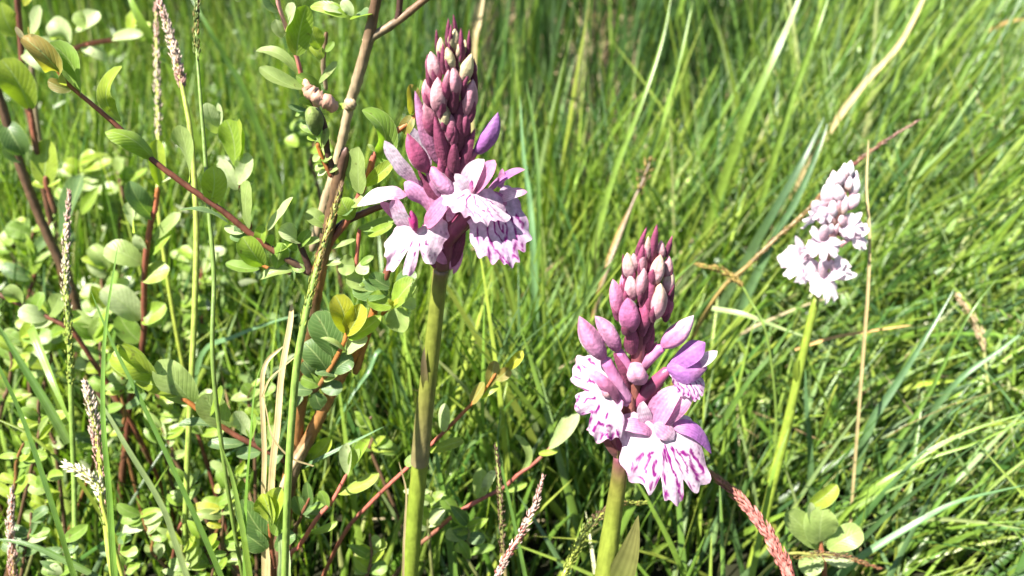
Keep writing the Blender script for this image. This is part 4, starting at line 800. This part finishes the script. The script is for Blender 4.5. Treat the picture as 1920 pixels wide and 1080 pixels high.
def grass_head(label, pts, r, t0, hw, sl, sw, n, cols, stalk, spread=.45, fluff=1.0, name='grass_flower', group=None):
    """pts root first (px, py, depth); the head covers the path from t0 to the tip"""
    W = [P(*p) for p in pts]; dd = pts[-1][2]; s = dd / FPX
    full = to_ground(W); extra = len(full) - len(W)
    root = thing(name, label, 'grass flower', full[0], group); root['kind'] = 'thing'
    mb = MB(); tube(mb, full, [r * s, r * s, r * .5 * s], stalk, 7, 12 * len(full)); mb.build('stalk', M_STEM, root)
    path = spline(W, 200); T, N, B = frames(path); mb = MB()
    n = int(n * 3.0)
    for k in range(n):
        if random.random() < .14 + .12 * math.sin(k * .21): continue
        f = t0 + (1 - t0) * (k + random.random() * .9) / n; i = min(199, int(f * 199)); u = (f - t0) / (1 - t0)
        env = (math.sin(math.pi * min(1, .12 + .88 * u)) ** .55) * (1 - .35 * u)
        a = random.uniform(0, 2 * math.pi); rad = N[i] * math.cos(a) + B[i] * math.sin(a)
        off = random.uniform(.1, 1) * hw * s * env * random.choice((.22, .28, .34))
        d = T[i] + rad * spread * random.uniform(.5, 1.3) * fluff
        c = np.array(cols[int(np.clip(u * len(cols) + random.uniform(-.7, .7), 0, len(cols) - 1))]) * random.uniform(.75, 1.25)
        spikelet(mb, path[i] + rad * off, d, sl * s * random.uniform(.28, .62), sw * s * random.uniform(.34, .55), c)
    mb.build('seed_head', M_SEED, root, kind='stuff')
    return root

PKW = np.array((.58, .45, .38)); PKD = np.array((.44, .26, .22)); GRN = np.array((.17, .22, .05)); GLD = np.array((.24, .17, .05)); YG = np.array((.26, .30, .05)); RDP = np.array((.36, .12, .10)); BRN = np.array((.12, .075, .04)); WHT = np.array((.55, .52, .36))
SG = np.array((.14, .21, .04)); GG = 'flowering grass stalks'
grass_head('green and gold narrow grass spike crossing in front of the shrub stem', [(534, 1075, .275), (540, 900, .262), (549, 760, .256), (560, 660, .252), (580, 560, .250), (604, 470, .250), (628, 390, .250), (640, 350, .250)], 7.5, .46, 26, 30, 4.2, 230, [YG, YG, GLD, GLD * 1.1, GLD * .8, BRN * 1.6], [SG, SG, SG, YG], .28, group=GG)
grass_head('pink grass plume standing tall at the top left, left of the tall green stalk', [(345, 1060, .34), (352, 850, .33), (364, 600, .325), (368, 420, .325), (358, 260, .325), (345, 180, .325), (325, 90, .325), (296, -10, .325)], 5.5, .74, 32, 24, 4.5, 210, [PKD, PKW, PKW, PKW * .9, PKD], [SG * 1.2, YG * .8, YG], .4, group=GG)
grass_head('thin blurred pink grass plume, behind the taller pink plume', [(300, 420, .40), (298, 300, .40), (296, 200, .40), (294, 100, .40), (292, 10, .40)], 4, .35, 22, 22, 4, 110, [PKW * .9, PKW, PKD], [YG, YG], .35, group=GG)
grass_head('dark green narrow grass spike near the top, left of the shrub', [(402, 720, .285), (401, 520, .285), (392, 400, .285), (382, 260, .285), (374, 160, .285), (368, 60, .285), (372, -30, .285)], 4.2, .74, 20, 26, 3.5, 110, [GRN, GLD, GRN * .8, BRN * 1.4], [SG * .75, SG * .75, SG], .25, group=GG)
grass_head('tall narrow pinkish grass plume with a green base at the left', [(143, 1075, .33), (139, 900, .33), (135, 790, .325), (130, 640, .32), (124, 520, .32), (126, 430, .32), (130, 362, .32)], 5, .40, 26, 22, 4.2, 240, [YG, YG, WHT, PKW, PKW, PKD], [SG, SG, YG], .33, group=GG)
grass_head('loose pinkish grass plume beside the thin upright blade, lower left', [(212, 1075, .31), (200, 990, .31), (192, 900, .31), (182, 820, .31), (170, 760, .31), (160, 720, .31)], 6, .2, 40, 26, 4.5, 210, [GRN * 1.2, PKD, PKD * 1.2, PKW, WHT, PKW], [YG, YG], .5, group=GG)
grass_head('white opening grass tuft beside the loose plume, lower left', [(196, 960, .30), (186, 915, .30), (160, 890, .30), (128, 872, .30)], 4, .1, 34, 34, 6, 44, [WHT * 1.1, WHT * 1.2], [YG, YG], .6, group=GG)
grass_head('short pink grass plume at the lower left edge', [(26, 1100, .33), (24, 1050, .33), (20, 990, .33), (22, 918, .33)], 5, .05, 28, 24, 4.5, 130, [PKD, PKW, PKW * .9], [YG, RDP], .4, group=GG)
grass_head('pink and white grass head leaning right at the bottom, left of the middle orchid', [(925, 1095, .29), (945, 1055, .285), (972, 1010, .28), (998, 960, .275), (1018, 898, .27)], 4, .02, 30, 30, 4.5, 120, [PKW, RDP * 1.1, PKW, PKD], [PKD, PKD], .3, group=GG)
grass_head('dark brown narrow grass spike at the bottom, between the two large orchids', [(948, 1080, .31), (942, 1010, .305), (938, 930, .30), (930, 840, .30)], 4, .15, 22, 24, 3.6, 110, [BRN, BRN * 1.3, BRN * .9], [BRN * 1.2, GRN], .32, group=GG)
grass_head('long reddish drooping grass head right of the large magenta veined lip', [(1490, 1110, .30), (1466, 1050, .298), (1432, 990, .296), (1388, 935, .295), (1340, 893, .295)], 7, .0, 44, 46, 5, 330, [RDP * 1.5, RDP * 1.3 + .03, RDP * 1.3 + .05, RDP * 1.1 + .04, np.array((.34, .2, .09))], [RDP * 1.4, RDP * 1.2], .2, group=GG)
grass_head('yellow green fuzzy grass head at the foot of the middle orchid', [(1050, 1100, .30), (1066, 1060, .30), (1092, 1006, .30), (1120, 972, .30), (1160, 945, .305), (1210, 942, .31)], 4, .1, 34, 22, 3.6, 200, [YG, YG, GRN, BRN * 1.3, GLD, YG], [YG, YG], .6, group=GG)
grass_head('brown spikelet head lying flat at the bottom right, below the pale sprig', [(1460, 1048, .335), (1530, 1040, .335), (1585, 1044, .335), (1650, 1066, .335)], 3, .05, 22, 22, 4, 90, [GLD, BRN * 1.3, np.array((.24, .11, .05))], [YG, BRN], .5, group=GG)
grass_head('long pinkish brown grass spike slanting behind the pale orchid', [(1340, 560, .43), (1400, 500, .42), (1450, 452, .415), (1510, 398, .41), (1570, 335, .41), (1640, 278, .41), (1722, 226, .41)], 4, .08, 18, 28, 4, 220, [GLD, BRN * 1.6, GLD, RDP * .7, RDP * .7, PKD * .8], [GLD, BRN], .14, group=GG)
grass_head('tan drooping sedge spike left of the pale orchid', [(1440, 640, .40), (1405, 560, .40), (1385, 530, .40), (1352, 508, .40), (1312, 496, .40)], 2.4, .4, 18, 32, 6, 46, [GLD * 1.2, GLD, GLD * 1.3], [SG * .8, SG * .8], .3, group=GG)
grass_head('brown seeded stalk with a yellow fleck, above the middle orchid', [(1130, 535, .47), (1160, 450, .47), (1186, 382, .47), (1205, 340, .47), (1222, 296, .47)], 3.5, .60, 40, 30, 6, 14, [GLD, BRN * 1.6, GLD * 1.2, GLD], [TAN * .7, TAN * .6, BRN], .9, group=GG)
grass_head('blurred straw coloured sedge head at the right edge', [(1850, 700, .46), (1842, 640, .46), (1824, 598, .46), (1796, 556, .46)], 3, .2, 22, 34, 7, 34, [TAN * 1.3, TAN * 1.5], [GRN, TAN], .3, group=GG)

# ================================================================== SINGLE BLADES
def blade_mesh(mb, W, w, col, N, fold=.35, nv=5, n=26, taper=1.0, tw=0.0):
    C_ = spline(W, n); T_ = np.linspace(0, 1, n)
    tg = np.gradient(C_, axis=0); tg /= np.linalg.norm(tg, axis=1)[:, None] + 1e-12
    sd = np.cross(tg, unit(N)); sd /= np.linalg.norm(sd, axis=1)[:, None] + 1e-9; nn = np.cross(sd, tg)
    if tw:
        a = (tw * (T_ - .3))[:, None]; sd, nn = sd * np.cos(a) + nn * np.sin(a), nn * np.cos(a) - sd * np.sin(a)
    S_ = np.linspace(-1, 1, nv); wd = .5 * w * np.minimum(1, .72 + T_ * 1.2) * np.clip(1.0005 - T_, 0, 1) ** (.5 * taper)
    V = C_[:, None, :] + (wd[:, None] * S_[None, :])[..., None] * sd[:, None, :] + (fold * wd[:, None] * np.abs(S_)[None, :])[..., None] * nn[:, None, :]
    A = np.zeros((n, nv, 3)); A[..., 0] = T_[:, None]; A[..., 1] = S_[None, :]; A[..., 2] = random.random()
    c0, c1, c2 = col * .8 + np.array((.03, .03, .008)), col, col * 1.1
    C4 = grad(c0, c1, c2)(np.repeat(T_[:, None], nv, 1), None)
    mb.add(V.reshape(-1, 3), grid_faces(n, nv), C4.reshape(-1, 3), A.reshape(-1, 3))

def blade(label, pts, w, col, fold=.35, n=(-.25, .45, 1), tw=0.4, material=None, name='blade_of_grass', taper=1.0):
    W = [P(*p) for p in pts]; s = pts[len(pts) // 2][2] / FPX
    if not any(k in label for k in ('straw lying', 'straw looping', 'dry thread', 'bent brown', 'blade crossing', 'blade lying')): W = to_ground(W)
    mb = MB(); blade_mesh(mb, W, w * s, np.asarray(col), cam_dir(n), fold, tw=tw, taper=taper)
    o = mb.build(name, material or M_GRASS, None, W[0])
    o['kind'] = 'thing'; o['label'] = label; o['category'] = 'grass blade' if name == 'blade_of_grass' else 'dry stalk'; o['group'] = 'single grass blades' if name == 'blade_of_grass' else 'dry straw stalks'
    return o

GA = np.array((.095, .175, .025)); GB = np.array((.07, .135, .022)); GC = np.array((.14, .22, .03)); GT = np.array((.08, .15, .06)); GY = np.array((.19, .25, .03)); ST = np.array((.36, .28, .14)); SO = np.array((.34, .21, .08)); GL = np.array((.20, .26, .10))
BL = [
 ('dark green blade slanting from the left edge to the bottom left', [(140, 1080, .31), (110, 980, .30), (50, 800, .295), (0, 690, .29), (-40, 620, .29)], 16, GB),
 ('long dark blade slanting down right from beside the lower left plume', [(408, 1060, .30), (350, 930, .295), (270, 760, .29), (215, 650, .29), (170, 545, .29)], 17, GB),
 ('thin upright pointed blade left of the long dark blade', [(216, 1090, .29), (206, 930, .285), (194, 780, .28), (198, 620, .28), (222, 455, .28)], 16, GA * 1.1),
 ('pale broad blade slanting under the long dark blade', [(345, 1060, .32), (306, 950, .315), (240, 840, .31), (205, 780, .31), (180, 740, .31)], 15, GL * .8),
 ('lime broad blade pointing down beside the tall narrow plume', [(60, 620, .35), (85, 680, .335), (110, 740, .33), (136, 802, .33)], 24, GC),
 ('dark blade crossing behind the lime broad blade', [(130, 830, .345), (90, 760, .345), (40, 680, .345), (-10, 600, .345)], 20, GB),
 ('thin bright blade rising beside the shrub stem foot', [(460, 1085, .29), (462, 940, .285), (470, 830, .28), (478, 730, .28), (492, 680, .28)], 12, GA * 1.15),
 ('narrow blade leaning in front of the leafy sprig, bottom left centre', [(470, 1090, .29), (456, 1000, .285), (436, 900, .285), (412, 830, .285)], 14, GC * .9),
 ('wide pale green blade with a shadow at the shrub foot', [(536, 1100, .295), (534, 1050, .295), (530, 1000, .30), (532, 960, .305)], 34, GL),
 ('olive thick stalk lying across the lower left', [(150, 900, .34), (110, 860, .34), (50, 810, .34), (-20, 780, .34)], 14, GY * .7),
 ('dark blade lying along the bottom left edge', [(190, 1085, .315), (120, 1050, .315), (50, 1020, .315), (-20, 1010, .315)], 14, GB),
 ('long soft pale blade rising to the right, behind the shrub stem', [(380, 665, .42), (440, 632, .41), (500, 608, .405), (560, 590, .40)], 16, GT * 1.3),
 ('lime green broad blade at the top left, behind the pink plume', [(330, 150, .46), (290, 80, .44), (255, 20, .43), (236, -30, .43)], 36, GC * 1.05),
 ('dark blade slanting down from the top left centre', [(470, 200, .46), (430, 120, .45), (390, 50, .44), (350, -20, .44)], 18, GB),
 ('bent pale blade behind the red branch of the shrub', [(720, 660, .39), (690, 700, .385), (660, 742, .38), (628, 800, .38)], 12, GT * 1.3),
 ('upright dark blade left of the middle orchid bud cone', [(1000, 620, .50), (1006, 500, .49), (1010, 380, .48), (1002, 250, .48), (986, 150, .48)], 14, GB),
 ('pale grey green blade rising right of the tall orchid flowers', [(1000, 470, .46), (994, 380, .46), (982, 290, .46), (975, 180, .46)], 15, GT * 1.4),
 ('bright lime blade leaning right at the top centre', [(1120, 440, .52), (1150, 330, .51), (1200, 200, .50), (1240, 80, .50), (1262, -30, .50)], 13, GC * 1.1),
 ('second bright lime blade parallel to the first at the top centre', [(1190, 380, .53), (1232, 260, .52), (1272, 130, .51), (1300, 0, .51)], 13, GC * 1.1),
 ('wide pale green leaf blade near the top, left of the bleached stalk', [(1360, 330, .55), (1400, 220, .53), (1450, 110, .52), (1490, 20, .52), (1510, -40, .52)], 20, GC),
 ('second wide pale green leaf blade at the top, beside the first', [(1470, 230, .55), (1500, 140, .54), (1530, 60, .53), (1560, -30, .53)], 18, GC * 1.05),
 ('wide blue green blade behind the pale orchid spike', [(1405, 480, .50), (1450, 400, .48), (1500, 310, .47), (1545, 220, .47)], 22, GT * .7),
 ('narrow blue green blade leaning right, just beside the wide one', [(1440, 470, .50), (1490, 380, .49), (1530, 290, .485), (1552, 230, .485)], 20, GT),
 ('pale green blade crossing left of the pale orchid stem', [(1335, 578, .42), (1400, 592, .41), (1480, 622, .405), (1600, 660, .40)], 14, GL * 1.2),
 ('long bright blade running up right below the right edge centre', [(1620, 935, .40), (1720, 860, .39), (1810, 812, .385), (1930, 772, .38)], 14, GC),
 ('second long bright blade just below it, running to the right edge', [(1640, 910, .39), (1740, 860, .385), (1830, 830, .38), (1935, 780, .38)], 11, GC * 1.1),
 ('pale blue green blade arching from the bottom right sprig to the right edge', [(1560, 1090, .37), (1620, 1040, .36), (1720, 980, .355), (1800, 940, .35), (1930, 908, .35)], 17, GT * 1.3),
 ('broad grey green blade rising right of the pale orchid stem', [(1600, 900, .43), (1630, 800, .42), (1680, 720, .415), (1730, 640, .41), (1790, 540, .41)], 20, GT),
 ('narrow blade beside the broad grey green one, reaching higher', [(1660, 860, .43), (1740, 740, .42), (1810, 600, .41), (1870, 520, .41)], 11, GA),
 ('long straight blade from low centre right to the upper right edge', [(1740, 780, .43), (1800, 710, .42), (1870, 660, .415), (1935, 610, .41)], 14, GT * 1.2),
 ('dark green blade slanting in front of the right hand grass, below the straw', [(1350, 800, .42), (1400, 720, .41), (1450, 660, .405), (1490, 600, .40)], 13, GB),
 ('upright blue green blade right of the middle orchid', [(1520, 910, .43), (1518, 830, .42), (1512, 760, .415), (1510, 690, .41)], 15, GT),
 ('lime blade leaning at the right, behind the long bright blades', [(1600, 830, .45), (1660, 750, .44), (1710, 660, .43), (1760, 600, .43)], 13, GC),
 ('bright blade standing left of the reddish grass head', [(1410, 1080, .37), (1430, 980, .365), (1452, 880, .36), (1480, 800, .36)], 14, GC),
 ('broad lit blade between the two large orchids', [(1010, 830, .43), (985, 750, .42), (950, 660, .415), (925, 600, .41)], 18, GL * .9),
 ('thin dark blade in front of the right twig, between the large orchids', [(985, 1080, .33), (960, 960, .33), (935, 840, .33), (940, 760, .33)], 10, GB),
 ('dark broad blade rising between the tall orchid stem and the twig', [(850, 1070, .36), (838, 980, .355), (822, 880, .35), (815, 830, .35)], 18, GB * 1.2),
 ('long blade lying from the shrub foot to the tall orchid', [(560, 880, .32), (600, 860, .315), (660, 830, .315), (720, 800, .315)], 9, GT * 1.3),
]
for lab, pts, w, c in BL: blade(lab, pts, w, c, tw=random.uniform(-.8, .8), fold=random.uniform(.2, .6), n=(random.uniform(-.5, .2), random.uniform(.3, .7), 1))
STW = [
 ('bent dry straw standing left of the shrub stem', [(496, 960, .30), (497, 850, .295), (492, 730, .29), (500, 680, .29), (530, 650, .29)], 12, ST * 1.1),
 ('frayed bleached dry stalk close behind the shrub stem', [(512, 900, .305), (522, 800, .30), (530, 700, .298), (545, 610, .296), (548, 570, .296)], 17, ST * 1.2),
 ('thin curling dry straw looping across the shrub foot', [(588, 874, .28), (545, 858, .278), (512, 820, .276), (500, 770, .276), (494, 742, .276)], 4, ST * .9),
 ('thin dry thread arching to the grass spike', [(492, 745, .276), (506, 712, .274), (530, 690, .272), (556, 668, .270)], 5, ST),
 ('thin vertical dry stalk right of the pale orchid', [(1620, 640, .38), (1626, 560, .375), (1630, 450, .37), (1624, 350, .37), (1628, 262, .37)], 7, ST),
 ('long bleached stalk slanting down from the top right', [(1512, 318, .60), (1560, 240, .58), (1620, 160, .57), (1690, 80, .56), (1745, -30, .56)], 15, ST * 1.1),
 ('orange straw lying right of the pale orchid stem', [(1490, 656, .40), (1560, 634, .40), (1640, 620, .40), (1708, 610, .40)], 7, SO * 1.2),
 ('brown straw slanting up above the middle orchid', [(1128, 530, .50), (1150, 460, .50), (1172, 410, .50), (1190, 378, .50)], 8, SO),
 ('pale stick at the top, right of the tall orchid tip', [(890, 90, .60), (896, 50, .60), (902, 10, .60), (908, -30, .60)], 12, ST),
 ('thin straw beside the foot of the tall orchid stem', [(757, 1060, .29), (760, 980, .288), (762, 920, .287), (748, 866, .286)], 6, ST * .6),
 ('short straw lying at the right, above the long bright blades', [(1690, 735, .45), (1720, 722, .45), (1760, 715, .45), (1790, 712, .45)], 12, GY * 1.2),
 ('bent brown stalk high at the right edge', [(1848, 60, .75), (1880, 46, .75), (1900, 40, .75), (1930, 36, .75)], 8, SO),
]
for lab, pts, w, c in STW: blade(lab, pts, w, c, tw=random.uniform(-1.5, 1.5), fold=.6, material=M_STRAW, name='dry_stalk', taper=.5)

# ================================================================== MEADOW GRASS (uncountable)
def cam_space(V):
    d = V - CAMP
    z = d @ AF; zz = np.maximum(z, 1e-3)
    return 960 + FPX * (d @ AR) / zz, 540 - FPX * (d @ AU) / zz, z

def zmin_map(px, py):
    z = np.full(px.shape, .345)
    z = np.where(px < 470, np.clip(.44 - (py - 500) * 2.2e-4, .345, .44), z)
    z = np.where((px >= 470) & (px < 760), .352, z)
    z = np.where((px > 1400) & (px < 1760) & (py < 720), .425, z)
    z = np.where((px > 1360) & (px < 1560) & (py >= 560), .405, z)
    z = np.where((px > 1440) & (px < 1660) & (py >= 890), .372, z)
    z = np.where((px > 860) & (px < 1100) & (py > 640) & (py < 900), .36, z)
    return z

def blades(n, x, y, L, W, az, lean, curve, roll, col, K=6, fold=.4, z0=None, twist=None, keep=True, hard=False):
    t = np.linspace(0, 1, K + 1)
    phi = lean[:, None] + curve[:, None] * (t[None, :] ** 1.2)
    dx, dy = np.cos(az), np.sin(az)
    st = L[:, None] / K
    hx = np.concatenate([np.zeros((n, 1)), np.cumsum(np.sin(phi[:, :-1]) * st, 1)], 1)
    hz = np.concatenate([np.zeros((n, 1)), np.cumsum(np.cos(phi[:, :-1]) * st, 1)], 1)
    C_ = np.stack([x[:, None] + hx * dx[:, None], y[:, None] + hx * dy[:, None], (gz_np(x, y) - .003 if z0 is None else z0)[:, None] + hz], -1)
    # sideways sway
    T = np.stack([np.sin(phi) * dx[:, None], np.sin(phi) * dy[:, None], np.cos(phi)], -1)
    S0 = np.stack([-dy, dx, 0 * dx], -1)[:, None, :] * np.ones((1, K + 1, 1))
    N0 = np.cross(S0, T)
    rl = roll[:, None] + (0 if twist is None else twist[:, None] * t[None, :])
    S = S0 * np.cos(rl)[..., None] + N0 * np.sin(rl)[..., None]; Nn = np.cross(S, T)
    sw = RNG.normal(size=n) * .03
    C_ = C_ + S0 * (sw[:, None] * L[:, None] * t[None, :] ** 2)[..., None]
    wd = .5 * W[:, None] * np.minimum(1, .65 + 1.6 * t)[None, :] * np.clip(1.002 - t, 0, 1)[None, :] ** .55
    ok = np.ones(n, bool)
    if keep:
        px, py, z = cam_space(C_)
        inside = (px > -250) & (px < 2170) & (py > -250) & (py < 1330)
        bad = (z < .30) & (z > .0) & (np.abs(px - 960) < 1500) & (py < 1800)
        bad |= inside & (z < zmin_map(px, py))
        ok = ~(bad.any(1))
        near = (np.hypot(C_[..., 0], C_[..., 1]) < .22) & (C_[..., 2] > .12)
        ok &= ~near.any(1)
    C_, S, Nn, wd, col = C_[ok], S[ok], Nn[ok], wd[ok], col[ok]; m = len(C_)
    V = np.stack([C_ - S * wd[..., None] + Nn * (fold * wd)[..., None], C_, C_ + S * wd[..., None] + Nn * (fold * wd)[..., None]], 2)
    R3 = 3 * (K + 1); i = np.arange(K)[:, None] * 3 + np.array([0, 1])[None, :]
    q = np.stack([i, i + 1, i + 4, i + 3], -1).reshape(-1, 4)
    Fc = (np.arange(m)[:, None, None] * R3 + q[None]).reshape(-1, 4)
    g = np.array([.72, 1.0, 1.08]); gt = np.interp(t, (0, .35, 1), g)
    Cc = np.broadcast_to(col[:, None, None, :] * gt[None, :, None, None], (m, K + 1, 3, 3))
    A = np.zeros((m, K + 1, 3, 3)); A[..., 0] = t[None, :, None]; A[..., 1] = np.array([-1, 0, 1])[None, None, :]; A[..., 2] = RNG.random(m)[:, None, None]
    return V.reshape(-1, 3), Fc, Cc.reshape(-1, 3), A.reshape(-1, 3)

def region(x, y):
    dep = np.maximum(.05, y * math.cos(PITCH) + (CAM_H - .06) * math.sin(PITCH))
    return 960 + FPX * x / dep                      # roughly where the root stands across the view

def scatter(n, y0, y1, pad=.35, xlim=None):
    y = y0 + (y1 - y0) * RNG.random(n * 2) ** .8
    x = (RNG.random(n * 2) * 2 - 1) * (.72 * y1 + pad)
    ok = np.abs(x) < .72 * np.abs(y) + pad
    return x[ok][:n], y[ok][:n]

PAL = np.array([(.095, .17, .024), (.135, .215, .03), (.18, .25, .038), (.047, .105, .022), (.08, .14, .05), (.215, .28, .042), (.04, .085, .026), (.16, .225, .08), (.27, .29, .11)])
PW = np.array([.17, .2, .17, .12, .09, .08, .06, .08, .03]); PBR = np.array([.12, .25, .26, .03, .06, .14, .02, .09, .03]); PFAR = np.array([.20, .12, .07, .24, .14, .06, .20, .02, .01])
def tones(n, w=PW):
    c = PAL[RNG.choice(len(PAL), n, p=np.array(w) / np.sum(w))]
    return c * RNG.uniform(.8, 1.2, (n, 1)) * RNG.uniform(.93, 1.07, (n, 3))

def smooth_noise(x, y, f, s):
    return np.sin(f * x + s) * np.cos(f * 1.3 * y + 1.7 * s) + .6 * np.sin(f * 2.1 * y - s * 2 + x * f * .7)

def field(mb, n, y0, y1, Lr, Wr, leanr, curver, K=6, w=PW, tuft=None, short_near=True, xr=None):
    x, y = scatter(n, y0, y1)
    if tuft:
        tx, ty = scatter(max(8, n // tuft), y0, y1); k = RNG.integers(0, len(tx), len(x))
        x = tx[k] + RNG.normal(size=len(x)) * .014; y = ty[k] + RNG.normal(size=len(x)) * .014
    n = len(x); px = region(x, y)
    if xr is not None:
        ok = (px > xr[0]) & (px < xr[1]); x, y, px = x[ok], y[ok], px[ok]; n = len(x)
    if y0 > .4:                                             # blades thinned out behind the middle to leave deep shade between them
        shade_gap = (np.abs(px - 1090) < 260) & (y > .72) & (y < 1.55); ok = ~(shade_gap & (RNG.random(n) < (.88 if not tuft else .35))); x, y, px = x[ok], y[ok], px[ok]; n = len(x)
    f = np.clip((px - 1000) / 850, 0, 1)                      # wind blown to the right on the right side
    L = RNG.uniform(*Lr, n) * (1 + .18 * smooth_noise(x, y, 9, 2.0))
    lean = RNG.uniform(*leanr, n) * (.5 + .5 * RNG.random(n)) * (.62 + .5 * f) + .26 * f
    az = RNG.uniform(0, 2 * math.pi, n)
    al = RNG.normal(size=n) * .75     # towards +x
    az = np.where(RNG.random(n) < .22 + .48 * f, al, az)
    curve = RNG.uniform(*curver, n) * (.55 - .1 * f)
    tn = tones(n, w)
    if y0 > .4: tn = np.where(((np.abs(px - 1090) < 330) & (y > .68) & (RNG.random(n) < .72))[:, None], np.array((.042, .085, .022)) * RNG.uniform(.7, 1.4, (n, 1)), tn)      # painted shade: most blades behind the middle get a darker colour
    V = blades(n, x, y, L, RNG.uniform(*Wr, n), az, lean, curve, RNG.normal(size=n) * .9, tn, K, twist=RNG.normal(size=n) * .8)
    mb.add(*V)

def meadow():
    mb = MB()
    # thick sward, near to far
    field(mb, 10500, .12, .62, (.05, .14), (.0017, .0046), (.1, .9), (.2, 1.2), 6)
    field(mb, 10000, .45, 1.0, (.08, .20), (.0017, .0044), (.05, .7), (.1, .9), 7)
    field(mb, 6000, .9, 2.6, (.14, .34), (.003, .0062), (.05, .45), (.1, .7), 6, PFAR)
    field(mb, 5200, .16, .56, (.03, .075), (.002, .0045), (.1, .9), (.2, 1.0), 4)
    field(mb, 2600, .22, .62, (.09, .18), (.0035, .0062), (.15, .9), (.2, 1.0), 7, PBR, xr=(640, 1330))
    field(mb, 4200, .2, .9, (.06, .19), (.0016, .0038), (.08, .7), (.1, .9), 6, PBR, xr=(-500, 560))
    # tall tufts
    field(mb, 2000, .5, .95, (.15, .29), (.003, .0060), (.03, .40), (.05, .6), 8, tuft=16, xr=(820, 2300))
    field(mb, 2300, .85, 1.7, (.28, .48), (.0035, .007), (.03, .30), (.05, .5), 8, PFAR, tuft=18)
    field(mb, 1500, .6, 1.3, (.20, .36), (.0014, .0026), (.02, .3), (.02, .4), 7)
    # behind and beside the camera, short
    x = RNG.uniform(-1.2, 1.2, 9000); y = RNG.uniform(-1.0, .2, 9000); n = 9000
    mb.add(*blades(n, x, y, RNG.uniform(.03, .09, n), RNG.uniform(.0018, .0035, n), RNG.uniform(0, 6.28, n), RNG.uniform(.1, .8, n), RNG.uniform(.2, 1, n), RNG.normal(size=n), tones(n), 4, keep=True))
    x = np.concatenate([RNG.uniform(-1.3, -.2, 5000), RNG.uniform(.25, 1.3, 4000)]); y = RNG.uniform(-.1, .8, 9000)
    mb.add(*blades(n, x, y, RNG.uniform(.05, .16, n), RNG.uniform(.002, .0042, n), RNG.uniform(0, 6.28, n), RNG.uniform(.1, .7, n), RNG.uniform(.1, .9, n), RNG.normal(size=n), tones(n), 5, keep=True))
    mb.build('meadow_grass', M_GRASS, None, (0, 0, 0), 'stuff')
    # dry blades among it
    mb = MB(); x, y = scatter(3600, .25, 1.7); n = len(x)
    c = np.array([(.34, .26, .13), (.30, .20, .10), (.42, .34, .2)])[RNG.integers(0, 3, n)]
    mb.add(*blades(n, x, y, RNG.uniform(.03, .17, n), RNG.uniform(.0008, .0026, n), RNG.uniform(0, 6.28, n), RNG.uniform(.3, 1.5, n), RNG.uniform(0, .8, n), RNG.normal(size=n), c, 5))
    mb.build('dry_grass', M_STRAW, None, (0, 0, 0), 'stuff')

def undergrowth():
    """small leaved herbs between the blades"""
    mb = MB()
    def herbs(n, y0, y1, xr, Lr, hz, pal, spread=1.0):
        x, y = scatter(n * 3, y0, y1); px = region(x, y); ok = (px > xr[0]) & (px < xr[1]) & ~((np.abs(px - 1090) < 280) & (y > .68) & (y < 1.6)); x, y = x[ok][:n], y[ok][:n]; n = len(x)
        k = max(4, n // 26); tx, ty = x[:k], y[:k]; g = RNG.integers(0, k, n); th = RNG.uniform(.2, 1, k) ** .8 * hz
        h = RNG.random(n) * th[g]; a = RNG.uniform(0, 6.28, k)
        x = tx[g] + RNG.normal(size=n) * .009 + np.cos(a[g]) * h * .35; y = ty[g] + RNG.normal(size=n) * .009 + np.sin(a[g]) * h * .35
        L = RNG.uniform(*Lr, n)
        c = np.array(pal)[RNG.integers(0, len(pal), n)] * RNG.uniform(.8, 1.2, (n, 1))
        mb.add(*blades(n, x, y, L, L * RNG.uniform(.35, .6, n), RNG.uniform(0, 6.28, n), RNG.uniform(.4, 1.5, n), RNG.uniform(-.2, .9, n), RNG.normal(size=n) * .5, c, 3, .25, z0=gz_np(x, y) + h))
    gr = [(.09, .165, .025), (.13, .21, .03), (.07, .13, .03), (.17, .23, .035)]
    pale = [(.13, .19, .06), (.17, .22, .10), (.10, .16, .05), (.15, .24, .02), (.24, .27, .15)]
    herbs(22000, .35, 1.7, (1350, 2400), (.004, .010), .15, gr)
    herbs(16000, .5, 1.9, (1580, 2500), (.004, .010), .27, gr)
    herbs(9000, .3, 1.0, (600, 1500), (.005, .010), .07, gr)
    herbs(9000, .3, 1.2, (-500, 640), (.005, .013), .15, pale)
    herbs(8000, .8, 2.2, (-600, 2500), (.007, .014), .24, gr + pale[:2])
    mb.build('undergrowth', M_GRASS, None, (0, 0, 0), 'stuff')
meadow(); undergrowth()
